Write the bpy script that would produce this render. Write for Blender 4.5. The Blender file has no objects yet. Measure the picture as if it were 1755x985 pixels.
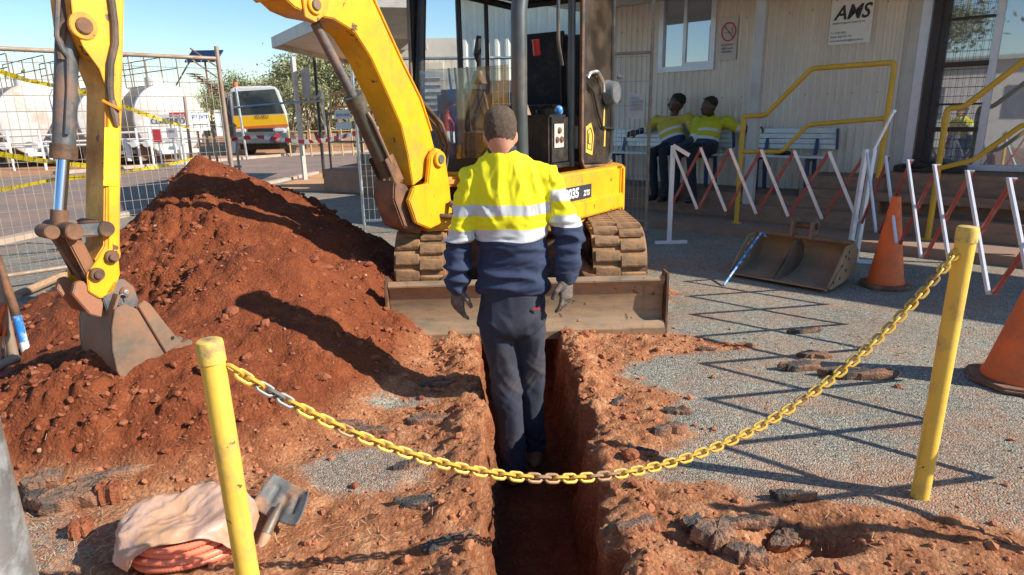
import bpy, bmesh, math, random
import numpy as np
from mathutils import Vector, Matrix, noise, Euler
random.seed(7); rng = np.random.default_rng(7)
S = bpy.context.scene; COL = S.collection
rad = math.radians
# ------------------------------------------------------------------ camera
CAM_H, FOC, PITCH, ROLL = 1.42, 1100.0, rad(14.9), rad(-1.15)
cam = bpy.data.cameras.new('camera'); co = bpy.data.objects.new('camera', cam); COL.objects.link(co)
RM = Matrix.Rotation(math.pi/2-PITCH, 3, 'X') @ Matrix.Rotation(ROLL, 3, 'Z')
co.matrix_world = Matrix.Translation((0, 0, CAM_H)) @ RM.to_4x4()
cam.sensor_width = 36; cam.lens = 36*FOC/1755; cam.clip_end = 3000; cam.clip_start = .05
S.camera = co
# ------------------------------------------------------------------ light
SUN_EL = rad(33); SUN_AZ = rad(107)       # azimuth clockwise from +Y
W = bpy.data.worlds.new('World'); S.world = W; W.use_nodes = True
nt = W.node_tree; bg = nt.nodes['Background']
sky = nt.nodes.new('ShaderNodeTexSky'); sky.sky_type = 'NISHITA'; sky.sun_disc = False
sky.sun_elevation = SUN_EL; sky.sun_rotation = SUN_AZ; sky.altitude = 300; sky.dust_density = .25; sky.air_density = 1.15; sky.ozone_density = 3.0
hs_ = nt.nodes.new('ShaderNodeHueSaturation'); hs_.inputs['Saturation'].default_value = 1.2; nt.links.new(sky.outputs[0], hs_.inputs['Color']); nt.links.new(hs_.outputs[0], bg.inputs[0]); bg.inputs[1].default_value = .112
sl = bpy.data.lights.new('sun', 'SUN'); sl.energy = 5.0; sl.angle = rad(.5); sl.color = (1, .93, .82)
so = bpy.data.objects.new('sun', sl); COL.objects.link(so)
sd = Vector((math.sin(SUN_AZ)*math.cos(SUN_EL), math.cos(SUN_AZ)*math.cos(SUN_EL), math.sin(SUN_EL)))
so.rotation_euler = sd.to_track_quat('Z', 'Y').to_euler(); so.location = (20, -5, 20)
S.view_settings.view_transform = 'Standard'; S.view_settings.look = 'None'
S.view_settings.exposure = .6; S.view_settings.gamma = 1
S.cycles.max_bounces = 8; S.cycles.transparent_max_bounces = 16
# ------------------------------------------------------------------ pixel of the photo -> point of the place (layout aid)
def ray(u, v): return RM @ Vector(((u-877.5)/FOC, -(v-492.5)/FOC, -1))
def G(u, v, z=0.0):
    d = ray(u, v); t = (z-CAM_H)/d.z; return Vector((d.x*t, d.y*t, z))
def AY(u, v, y):
    d = ray(u, v); t = y/d.y; return Vector((d.x*t, y, CAM_H+d.z*t))
def onplane(u, v, p, n):
    d = ray(u, v); p = Vector(p); n = Vector(n); o = Vector((0, 0, CAM_H)); t = (p-o).dot(n)/d.dot(n); return o+d*t
# ------------------------------------------------------------------ materials
def mat(name, col, rough=.6, metal=0, dirt=None, dscale=3.0, dlo=.45, dhi=.7, bump=.0, bscale=60, var=.12, spec=.5, coat=0, vscale=6.0, stretch=None, chips=0):
    m = bpy.data.materials.new(name); m.use_nodes = True; n = m.node_tree.nodes; l = m.node_tree.links
    b = n['Principled BSDF']; b.inputs['Roughness'].default_value = rough; b.inputs['Metallic'].default_value = metal
    b.inputs['Specular IOR Level'].default_value = spec
    b.inputs['Coat Weight'].default_value = coat
    tc = n.new('ShaderNodeTexCoord'); src = tc.outputs['Object']
    if stretch:
        mp = n.new('ShaderNodeMapping'); mp.inputs['Scale'].default_value = stretch; l.new(src, mp.inputs[0]); src = mp.outputs[0]
    nz = n.new('ShaderNodeTexNoise'); nz.inputs['Scale'].default_value = vscale; nz.inputs['Detail'].default_value = 6
    l.new(src, nz.inputs['Vector'])
    mr = n.new('ShaderNodeMapRange'); mr.inputs['From Min'].default_value = .3; mr.inputs['From Max'].default_value = .7
    mr.inputs['To Min'].default_value = 1-var; mr.inputs['To Max'].default_value = 1+var*.6; l.new(nz.outputs[0], mr.inputs[0])
    mx = n.new('ShaderNodeMix'); mx.data_type = 'RGBA'; mx.blend_type = 'MULTIPLY'; mx.inputs[0].default_value = 1
    mx.inputs[6].default_value = (*col, 1); l.new(mr.outputs[0], mx.inputs[7]); out = mx.outputs[2]
    if dirt:
        n2 = n.new('ShaderNodeTexNoise'); n2.inputs['Scale'].default_value = dscale; n2.inputs['Detail'].default_value = 8; n2.inputs['Roughness'].default_value = .7
        l.new(src, n2.inputs['Vector'])
        r2 = n.new('ShaderNodeMapRange'); r2.inputs['From Min'].default_value = dlo; r2.inputs['From Max'].default_value = dhi; l.new(n2.outputs[0], r2.inputs[0])
        m2 = n.new('ShaderNodeMix'); m2.data_type = 'RGBA'; l.new(r2.outputs[0], m2.inputs[0]); l.new(out, m2.inputs[6]); m2.inputs[7].default_value = (*dirt, 1); out = m2.outputs[2]
        rr = n.new('ShaderNodeMapRange'); rr.inputs['To Min'].default_value = rough; rr.inputs['To Max'].default_value = max(rough, .85); l.new(r2.outputs[0], rr.inputs[0]); l.new(rr.outputs[0], b.inputs['Roughness'])
        if metal:
            rm = n.new('ShaderNodeMapRange'); rm.inputs['To Min'].default_value = metal; rm.inputs['To Max'].default_value = 0; l.new(r2.outputs[0], rm.inputs[0]); l.new(rm.outputs[0], b.inputs['Metallic'])
    if chips:
        nc = n.new('ShaderNodeTexNoise'); nc.inputs['Scale'].default_value = chips; nc.inputs['Detail'].default_value = 3; nc.inputs['Roughness'].default_value = .65; l.new(tc.outputs['Object'], nc.inputs['Vector'])
        rc = n.new('ShaderNodeMapRange'); rc.inputs['From Min'].default_value = .665; rc.inputs['From Max'].default_value = .69; l.new(nc.outputs[0], rc.inputs[0])
        ns = n.new('ShaderNodeTexNoise'); ns.inputs['Scale'].default_value = chips*1.2; mps = n.new('ShaderNodeMapping'); mps.inputs['Scale'].default_value = (1, 1, .08); l.new(tc.outputs['Object'], mps.inputs[0]); l.new(mps.outputs[0], ns.inputs['Vector'])
        rs = n.new('ShaderNodeMapRange'); rs.inputs['From Min'].default_value = .62; rs.inputs['From Max'].default_value = .80; rs.inputs['To Max'].default_value = .55; l.new(ns.outputs[0], rs.inputs[0])
        mm = n.new('ShaderNodeMath'); mm.operation = 'MAXIMUM'; l.new(rc.outputs[0], mm.inputs[0]); l.new(rs.outputs[0], mm.inputs[1])
        m3 = n.new('ShaderNodeMix'); m3.data_type = 'RGBA'; l.new(mm.outputs[0], m3.inputs[0]); l.new(out, m3.inputs[6]); m3.inputs[7].default_value = (.16, .085, .04, 1); out = m3.outputs[2]
    l.new(out, b.inputs['Base Color'])
    if bump:
        n3 = n.new('ShaderNodeTexNoise'); n3.inputs['Scale'].default_value = bscale; n3.inputs['Detail'].default_value = 5; l.new(src, n3.inputs['Vector'])
        bp = n.new('ShaderNodeBump'); bp.inputs['Strength'].default_value = bump; bp.inputs['Distance'].default_value = .01
        l.new(n3.outputs[0], bp.inputs['Height']); l.new(bp.outputs[0], b.inputs['Normal'])
    return m
def glass(name, col, alpha, rough=.03):
    m = bpy.data.materials.new(name); m.use_nodes = True; n = m.node_tree.nodes; l = m.node_tree.links
    out = n['Material Output']; n.remove(n['Principled BSDF'])
    tr = n.new('ShaderNodeBsdfTransparent'); tr.inputs[0].default_value = (*col, 1)
    gl = n.new('ShaderNodeBsdfGlossy'); gl.inputs['Roughness'].default_value = rough; gl.inputs[0].default_value = (1, 1, 1, 1)
    df = n.new('ShaderNodeBsdfDiffuse'); df.inputs[0].default_value = (.32, .24, .18, 1)
    fr = n.new('ShaderNodeFresnel'); fr.inputs[0].default_value = 1.5
    ms = n.new('ShaderNodeMixShader'); l.new(fr.outputs[0], ms.inputs[0]); l.new(tr.outputs[0], ms.inputs[1]); l.new(gl.outputs[0], ms.inputs[2])
    nz = n.new('ShaderNodeTexNoise'); nz.inputs['Scale'].default_value = 5; nz.inputs['Detail'].default_value = 8
    tc = n.new('ShaderNodeTexCoord'); l.new(tc.outputs['Object'], nz.inputs['Vector'])
    mr = n.new('ShaderNodeMapRange'); mr.inputs['From Min'].default_value = .42; mr.inputs['From Max'].default_value = .75; mr.inputs['To Min'].default_value = alpha*.4; mr.inputs['To Max'].default_value = alpha*2.2
    l.new(nz.outputs[0], mr.inputs[0])
    m2 = n.new('ShaderNodeMixShader'); l.new(mr.outputs[0], m2.inputs[0]); l.new(ms.outputs[0], m2.inputs[1]); l.new(df.outputs[0], m2.inputs[2])
    l.new(m2.outputs[0], out.inputs[0]); return m
DUST = (.36, .17, .085)
M = {}
M['yellow'] = mat('yellow_paint', (.88, .43, .010), .40, 0, (.40, .19, .06), 3.6, .50, .86, .12, 40, .14, .5, .15, chips=11)
M['yellow_dusty'] = mat('dusty_yellow_paint', (.82, .37, .010), .5, 0, (.38, .17, .06), 4.5, .42, .72, .1, 50, .15, chips=13)
M['dark_paint'] = mat('dark_cab_paint', (.022, .021, .02), .42, 0, (.13, .085, .055), 5, .5, .9, .05, 80, .2)
M['grey_paint'] = mat('grey_green_paint', (.085, .095, .092), .4, .2, (.2, .12, .07), 4, .5, .85, .05, 80, .2)
M['steel_worn'] = mat('worn_steel', (.20, .155, .115), .5, .35, (.30, .14, .07), 5, .42, .68, .2, 35, .3)
M['steel_rust'] = mat('rusty_steel', (.12, .075, .05), .6, .3, (.28, .12, .055), 6, .4, .65, .25, 50, .3)
M['steel_blue'] = mat('blue_grey_steel', (.13, .15, .16), .45, .4, (.27, .14, .08), 6, .42, .66, .15, 50, .25)
M['blade'] = mat('dusty_blade', (.25, .20, .13), .5, .25, (.42, .24, .13), 3, .35, .7, .15, 30, .2, stretch=(1, 1, 5), chips=14)
M['bucket_tan'] = mat('tan_dusty_steel', (.34, .24, .15), .5, .15, (.40, .24, .13), 4, .4, .7, .15, 40, .25)
M['chrome'] = mat('chrome_rod', (.55, .62, .8), .14, 1, var=.05)
M['chrome_bright'] = mat('bright_galvanised', (.62, .62, .6), .35, .8, (.4, .27, .18), 14, .5, .8, .05, 50, .12)
M['steel_olive'] = mat('olive_cylinder_paint', (.10, .095, .07), .42, .25, (.24, .15, .09), 7, .45, .75, .1, 60, .2)
M['hose'] = mat('rubber_hose', (.075, .055, .042), .6, 0, (.25, .16, .1), 8, .4, .8, .1, 90, .2)
M['rubber'] = mat('dusty_rubber', (.10, .062, .035), .8, 0, (.40, .22, .10), 5, .32, .58, .35, 40, .25)
M['black'] = mat('black_plastic', (.018, .017, .017), .5, 0, (.1, .07, .05), 6, .5, .95, .05, 60, .2)
M['seat'] = mat('seat_fabric', (.02, .02, .024), .85, 0, (.12, .08, .05), 6, .5, .9, .2, 200, .2)
M['cabglass'] = glass('dusty_cab_glass', (.82, .84, .82), .16)
M['doorglass'] = glass('dusty_door_glass', (.42, .40, .36), .11, .08)
M['red'] = mat('red_paint', (.55, .02, .02), .4, 0, DUST, 8, .55, .9, var=.1)
M['white'] = mat('white_paint', (.78, .77, .74), .45, 0, (.45, .35, .27), 3, .55, .95, .02, 60, .06)
M['white_metal'] = mat('white_barrier_metal', (.80, .79, .80), .3, .2, (.5, .4, .35), 9, .55, .9, .03, 60, .06)
M['red_barrier'] = mat('faded_red_barrier', (.36, .065, .05), .5, 0, (.45, .27, .2), 7, .5, .85, .05, 60, .15)
M['galv'] = mat('galvanised', (.50, .53, .54), .34, .85, (.42, .38, .33), 9, .5, .8, .08, 30, .22)
M['fence_brown'] = mat('rusty_fence_pipe', (.38, .30, .23), .55, .3, (.30, .17, .10), 7, .4, .7, .1, 60, .2)
M['wire'] = mat('fence_wire', (.42, .36, .29), .45, .6, var=.2)
M['wall'] = mat('cream_corrugated', (.70, .635, .545), .55, 0, (.60, .53, .45), 1.6, .45, .85, .03, 30, .08, stretch=(1, 1, .35))
M['wall_pale'] = mat('pale_corrugated', (.68, .69, .63), .5, 0, (.5, .42, .33), 1.5, .5, .9, var=.06)
M['cream'] = mat('cream_paint', (.70, .64, .54), .5, 0, (.45, .33, .24), 2, .5, .9, var=.08)
M['fascia'] = mat('grey_fascia', (.50, .475, .43), .5, 0, (.3, .22, .17), 2, .5, .9, var=.1)
M['concrete'] = mat('concrete', (.30, .20, .145), .85, 0, (.30, .15, .085), 2.2, .42, .7, .3, 90, .18)
M['concrete_grey'] = mat('grey_concrete', (.36, .31, .27), .85, 0, (.33, .2, .14), 1.6, .45, .75, .3, 90, .15)
M['step'] = mat('brown_step', (.24, .15, .105), .8, 0, (.33, .18, .11), 3, .45, .75, .2, 60, .2, stretch=(1, 1, 3))
M['rail_yellow'] = mat('rail_yellow', (.66, .37, .025), .45, 0, (.35, .2, .09), 6, .55, .85, .05, 60, .12)
M['boll_yellow'] = mat('bollard_yellow', (.80, .52, .075), .48, 0, (.36, .22, .10), 8, .50, .80, .1, 45, .10, chips=26)
M['boll_cap'] = mat('bollard_cap_yellow', (.74, .50, .10), .5, 0, (.23, .16, .11), 16, .5, .66, .2, 45, .12)
M['chain_y'] = mat('yellow_chain', (.74, .47, .055), .42, .15, (.36, .20, .09), 28, .46, .72, .1, 90, .2)
M['chain_r'] = mat('rusty_chain', (.40, .24, .12), .6, .2, (.25, .12, .07), 25, .45, .7, .1, 90, .2)
M['chain_g'] = mat('silver_link', (.20, .19, .17), .45, .2, var=.1)
M['cone'] = mat('orange_cone', (.86, .15, .028), .55, 0, (.36, .12, .05), 5, .45, .82, .08, 30, .14)
M['cone_base'] = mat('cone_rubber_base', (.12, .055, .035), .85, 0, (.34, .18, .1), 6, .4, .7, .2, 60, .2)
M['bench_blue'] = mat('bench_slat', (.58, .68, .72), .4, .3, (.4, .33, .28), 4, .5, .95, var=.06)
M['frame_blue'] = mat('bench_frame_blue', (.03, .06, .16), .5, var=.15)
M['frame_win'] = mat('pale_window_frame', (.60, .62, .68), .35, .3, (.45, .38, .33), 5, .55, .95, var=.05)
M['dark_frame'] = mat('dark_door_frame', (.035, .022, .018), .5, var=.15)
M['print_dark'] = mat('print_dark', (.03, .035, .045), .6, var=.05)
M['print_grey'] = mat('print_grey', (.22, .22, .24), .6, var=.05)
M['print_red'] = mat('print_red', (.55, .05, .06), .6, var=.05)
M['print_blue'] = mat('print_blue', (.07, .12, .4), .6, var=.05)
M['paper'] = mat('sign_face', (.76, .77, .75), .5, 0, (.5, .42, .36), 4, .6, .98, var=.04)
M['paper_dim'] = mat('weathered_sign', (.55, .52, .50), .5, 0, (.5, .38, .33), 9, .45, .7, var=.08)
M['tape_y'] = mat('yellow_tape', (.85, .66, .02), .45, 0, (.05, .04, .02), 30, .56, .62, var=.08)
M['skin'] = mat('pale_skin', (.56, .27, .18), .5, var=.12, bump=.1, bscale=120)
M['skin_dark'] = mat('dark_skin', (.085, .043, .028), .45, var=.15)
M['hair'] = mat('short_brown_hair', (.085, .055, .036), .75, 0, (.17, .115, .078), 60, .40, .70, .8, 420, .25, vscale=14)
M['hair_dark'] = mat('black_hair', (.010, .008, .007), .7, 0, var=.3, bump=.8, bscale=160)
M['navy'] = mat('navy_cloth', (.024, .034, .070), .85, 0, (.075, .065, .07), 5, .5, .8, .25, 300, .2)
M['trouser'] = mat('dark_navy_trousers', (.026, .031, .050), .85, 0, (.10, .075, .065), 4, .5, .82, .25, 300, .2)
M['trouser_black'] = mat('black_work_trousers', (.016, .018, .026), .9, 0, var=.2)
M['boot'] = mat('tan_work_boot', (.30, .17, .09), .8, 0, (.33, .16, .08), 8, .45, .7, .2, 80, .2)
M['glove'] = mat('grey_glove', (.075, .065, .06), .8, 0, (.26, .19, .14), 16, .42, .68, .3, 120, .2)
M['asphalt_chunk'] = mat('asphalt_chunk', (.060, .060, .056), .9, 0, (.30, .14, .075), 11, .45, .62, 1.0, 110, .4)
M['asphalt_red'] = mat('dusty_asphalt_chunk', (.11, .085, .068), .9, 0, (.36, .17, .09), 9, .4, .6, 1.0, 110, .3)
M['stone'] = mat('pale_stone', (.42, .25, .16), .85, 0, (.36, .15, .07), 12, .45, .7, .6, 60, .25)
M['gravel_stone'] = mat('gravel_stone', (.30, .28, .23), .9, 0, (.34, .18, .10), 30, .48, .56, var=.5, vscale=40)
M['soil_clod'] = mat('soil_clod', (.24, .064, .023), .95, 0, (.33, .115, .05), 9, .4, .7, .8, 90, .22)
M['soil_pale'] = mat('pale_soil_clod', (.40, .16, .075), .95, 0, (.40, .14, .06), 9, .4, .7, .8, 90, .22)
M['conduit'] = mat('orange_conduit', (.84, .22, .12), .4, 0, (.5, .2, .12), 8, .5, .9, var=.08)
M['timber'] = mat('timber', (.42, .27, .16), .75, 0, (.36, .17, .09), 5, .45, .7, .25, 60, .2, stretch=(1, 8, 8))
M['blue_rope'] = mat('blue_paint_pole', (.03, .22, .62), .4, 0, (.45, .55, .65), 18, .5, .6, var=.1)
M['tyre'] = mat('tyre', (.025, .022, .02), .85, 0, (.2, .11, .07), 6, .45, .8, var=.2)
M['leaf'] = mat('gum_leaf', (.20, .215, .10), .7, var=.35, vscale=1.1)
M['leaf_pale'] = mat('pale_gum_leaf', (.26, .26, .12), .7, var=.35, vscale=1.1)
M['bark'] = mat('bark', (.20, .14, .10), .9, var=.3)
M['solar'] = mat('solar_panel', (.015, .025, .06), .15, 0, var=.1)
M['truck_yellow'] = mat('truck_yellow', (.85, .50, .015), .35, var=.05)
M['truck_orange'] = mat('truck_orange', (.65, .15, .03), .4, var=.05)
M['truck_grey'] = mat('truck_grey', (.10, .135, .155), .4, 0, DUST, 3, .5, .9, var=.1)
M['tan_rail'] = mat('tan_pipe', (.50, .36, .17), .55, var=.15)
M['windscreen'] = mat('dark_windscreen', (.03, .045, .05), .08, 0, var=.1, spec=.8)
M['pane'] = mat('reflecting_pane', (.42, .45, .50), .02, .62, var=.0, spec=1.0)
M['plastic_wrap'] = None
# ------------------------------------------------------------------ mesh helpers
class MB:
    def __init__(s): s.bm = bmesh.new()
    def box(s, c, size, R=None):
        mtx = Matrix.Translation(c) @ (R.to_4x4() if R is not None else Matrix()) @ Matrix.Diagonal((*size, 1))
        bmesh.ops.create_cube(s.bm, size=1, matrix=mtx); return s
    def beam(s, a, b, w, h, up=(0, 0, 1)):
        a, b = Vector(a), Vector(b); x = (b-a); L = x.length; x.normalize(); up = Vector(up)
        y = up.cross(x)
        if y.length < 1e-4: y = Vector((0, 1, 0)).cross(x)
        y.normalize(); z = x.cross(y); R = Matrix((x, y, z)).transposed()
        return s.box((a+b)/2, (L, w, h), R)
    def cyl(s, a, b, r0, r1=None, n=16, caps=True):
        a, b = Vector(a), Vector(b); r1 = r0 if r1 is None else r1; d = b-a; L = d.length
        q = d.to_track_quat('Z', 'Y').to_matrix().to_4x4()
        bmesh.ops.create_cone(s.bm, cap_ends=caps, segments=n, radius1=r0, radius2=r1, depth=L, matrix=Matrix.Translation((a+b)/2) @ q); return s
    def sph(s, c, r, n=12, R=None):
        if not hasattr(r, '__len__'): r = (r, r, r)
        bmesh.ops.create_uvsphere(s.bm, u_segments=n, v_segments=max(6, n*2//3), radius=1, matrix=Matrix.Translation(c) @ (R.to_4x4() if R is not None else Matrix()) @ Matrix.Diagonal((*r, 1))); return s
    def tube(s, pts, r, n=8, closed=False, caps=True):
        pts = [Vector(p) for p in pts]; N = len(pts); rings = []; prev = None
        rr = r if hasattr(r, '__len__') else [r]*N
        for i, p in enumerate(pts):
            if closed: t = pts[(i+1) % N]-pts[i-1]
            else: t = pts[min(i+1, N-1)]-pts[max(i-1, 0)]
            t.normalize()
            if prev is None:
                a = Vector((0, 0, 1)) if abs(t.z) < .9 else Vector((1, 0, 0)); u = t.cross(a).normalized()
            else:
                u = (prev - t*prev.dot(t)).normalized()
            prev = u; w = t.cross(u)
            rings.append([s.bm.verts.new(p+(u*math.cos(2*math.pi*k/n)+w*math.sin(2*math.pi*k/n))*rr[i]) for k in range(n)])
        for i in range(N if closed else N-1):
            A, B = rings[i], rings[(i+1) % N]
            for k in range(n): s.bm.faces.new((A[k], A[(k+1) % n], B[(k+1) % n], B[k]))
        if not closed and caps: s.bm.faces.new(rings[0][::-1]); s.bm.faces.new(rings[-1])
        return s
    def prism(s, prof, o, ax, ay, az, t0, t1):
        """polygon (a,b) in the plane ax,ay at origin o, extruded along az from t0 to t1"""
        o, ax, ay, az = map(Vector, (o, ax, ay, az))
        A = [s.bm.verts.new(o+ax*p[0]+ay*p[1]+az*t0) for p in prof]; B = [s.bm.verts.new(o+ax*p[0]+ay*p[1]+az*t1) for p in prof]
        n = len(prof); fs = [s.bm.faces.new(A[::-1]), s.bm.faces.new(B)]
        for i in range(n): fs.append(s.bm.faces.new((A[i], A[(i+1) % n], B[(i+1) % n], B[i])))
        bmesh.ops.recalc_face_normals(s.bm, faces=fs); return s
    def strip(s, prof, o, ax, ay, az, t0, t1, th):
        """open polyline extruded as a plate of thickness th"""
        P = [Vector(p) for p in prof]; off = []
        for i in range(len(P)):
            t = (P[min(i+1, len(P)-1)]-P[max(i-1, 0)]).normalized(); off.append(P[i]+Vector((-t.y, t.x))*th)
        return s.prism([tuple(p) for p in P]+[tuple(p) for p in off[::-1]], o, ax, ay, az, t0, t1)
    def quad(s, *p):
        s.bm.faces.new([s.bm.verts.new(q) for q in p]); return s
    def mesh(s, name, m, bevel=0, smooth=35):
        if bevel:
            ed = [e for e in s.bm.edges if e.is_manifold and e.calc_face_angle(0) > .5]
            try: bmesh.ops.bevel(s.bm, geom=ed, offset=bevel, segments=2, affect='EDGES', clamp_overlap=True)
            except Exception: pass
        me = bpy.data.meshes.new(name); s.bm.to_mesh(me); s.bm.free()
        if smooth:
            me.polygons.foreach_set('use_smooth', [True]*len(me.polygons)); me.set_sharp_from_angle(angle=rad(smooth))
        if m: me.materials.append(m)
        return me
    def build(s, name, m, parent=None, bevel=0, smooth=35, **kw):
        return link(name, s.mesh(name, m, bevel, smooth), parent, **kw)
def link(name, me, parent=None, label=None, cat=None, group=None, kind=None):
    o = bpy.data.objects.new(name, me); COL.objects.link(o)
    if parent is not None:
        o.parent = parent; o.matrix_parent_inverse = parent_inv(parent)
    tag(o, label, cat, group, kind); return o
def parent_inv(p):
    m = Matrix.Translation(p.location)
    if p.parent is not None: pass
    return m.inverted() if p.type == 'EMPTY' else Matrix()
def tag(o, label=None, cat=None, group=None, kind=None):
    if label: o['label'] = label
    if cat: o['category'] = cat
    if group: o['group'] = group
    if kind: o['kind'] = kind
    return o
def thing(name, loc, label, cat, group=None):
    o = bpy.data.objects.new(name, None); COL.objects.link(o); o.location = loc; o.empty_display_size = .1
    return tag(o, label, cat, group)
def raw(name, V, F, m, parent=None, smooth=True, **kw):
    me = bpy.data.meshes.new(name); me.from_pydata([tuple(v) for v in V] if not isinstance(V, np.ndarray) else V.tolist(), [], F if isinstance(F, list) else F.tolist())
    if smooth: me.polygons.foreach_set('use_smooth', [True]*len(me.polygons))
    if m: me.materials.append(m)
    return link(name, me, parent, **kw)
def text(name, body, o, ax, ay, size, m, parent, shear=0, bold=0.0, align='LEFT', sx=1.0, ext=.0012):
    cu = bpy.data.curves.new('t', 'FONT'); cu.body = body; cu.size = size; cu.shear = shear; cu.offset = bold; cu.align_x = align; cu.extrude = ext; cu.resolution_u = 3
    to = bpy.data.objects.new('t', cu); COL.objects.link(to); dg = bpy.context.evaluated_depsgraph_get()
    me = bpy.data.meshes.new_from_object(to.evaluated_get(dg)); bpy.data.objects.remove(to)
    ax, ay = Vector(ax).normalized(), Vector(ay).normalized(); az = ax.cross(ay)
    me.transform(Matrix.Translation(o) @ Matrix((ax*sx, ay, az)).transposed().to_4x4()); me.materials.clear(); me.materials.append(m)
    return link(name, me, parent)
# ------------------------------------------------------------------ numpy noise
_perm = rng.random((256, 256)).astype(np.float64)
def vnoise(x, y):
    xi = np.floor(x).astype(int); yi = np.floor(y).astype(int); fx = x-xi; fy = y-yi
    fx = fx*fx*(3-2*fx); fy = fy*fy*(3-2*fy)
    a = _perm[xi % 256, yi % 256]; b = _perm[(xi+1) % 256, yi % 256]; c = _perm[xi % 256, (yi+1) % 256]; d = _perm[(xi+1) % 256, (yi+1) % 256]
    return (a*(1-fx)+b*fx)*(1-fy)+(c*(1-fx)+d*fx)*fy-.5
def fbm(x, y, s, o=4, g=.5):
    r = 0; a = 1.0
    for k in range(o): r = r+a*vnoise(x*s+13.7*k, y*s+5.1*k); s *= 2.03; a *= g
    return r
_p1, _p2, _p3 = rng.random((3, 256, 256))
def lumps(x, y, s):
    """rounded clods: 0 between them, up to 1 on their tops"""
    X = x*s; Y = y*s; xi = np.floor(X).astype(int); yi = np.floor(Y).astype(int); best = np.zeros_like(X)
    for i in (-1, 0, 1):
        for j in (-1, 0, 1):
            cx = xi+i; cy = yi+j; px = cx+_p1[cx % 256, cy % 256]; py = cy+_p2[cx % 256, cy % 256]; r = .25+.6*_p3[cx % 256, cy % 256]**2
            d2 = ((X-px)**2+(Y-py)**2)/(r*r); best = np.maximum(best, np.sqrt(np.clip(1-d2, 0, 1))*r)
    return best
def sst(a, b, x): t = np.clip((x-a)/(b-a), 0, 1); return t*t*(3-2*t)
# ------------------------------------------------------------------ ground with heap and trench
def edgeL(y): return -.118-.062*(np.clip(y, .5, 5)-1.75)+.03*np.sin(y*2.3+1)*sst(1.5, 2.5, y)
def edgeR(y): return .335+.0*y+.02*np.sin(y*3.1)
def tdepth(y): return .46*sst(.55, .6, y)*(1-sst(4.55, 4.6, y))
def cone(x, y, px, py, h, sl, sr, sf, sb, p=1.0):
    dx = x-px; dy = y-py; a = np.where(dx < 0, -dx*sl, dx*sr); b = np.where(dy < 0, -dy*sf, dy*sb)
    r = np.sqrt(a*a+b*b+.0015); return h-r
def smax(a, b, k=.06): return .5*(a+b+np.sqrt((a-b)**2+k*k))
def heap(x, y):
    wx = x+.16*fbm(x, y, 1.7, 3); wy = y+.16*fbm(x+9, y+4, 1.7, 3)
    h = cone(wx, wy, -2.45, 5.15, 1.19, 1.15, .60, .56, .8)
    h = smax(h, cone(wx, wy, -1.75, 4.6, .72, .9, .62, .50, .7), .12)
    h = smax(h, cone(wx, wy, -1.58, 3.95, .68, .6, .80, .55, .7), .08)
    h = smax(h, cone(wx, wy, -3.05, 4.15, .36, .45, .5, .62, .6), .08)
    h = smax(h, cone(wx, wy, -1.93, 3.0, .45, .42, .42, .62, .35), .1)
    h = smax(h, cone(wx, wy, -1.15, 3.35, .30, .4, .5, .5, .4), .1)
    h = smax(h, cone(wx, wy, -2.35, 3.0, .17, .25, .3, .3, .3), .1)
    return np.maximum(h, 0)
def hole(x, y): return np.exp(-(((x-1.0)/.17)**2+((y-1.93)/.10)**2)**2)*.13
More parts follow.
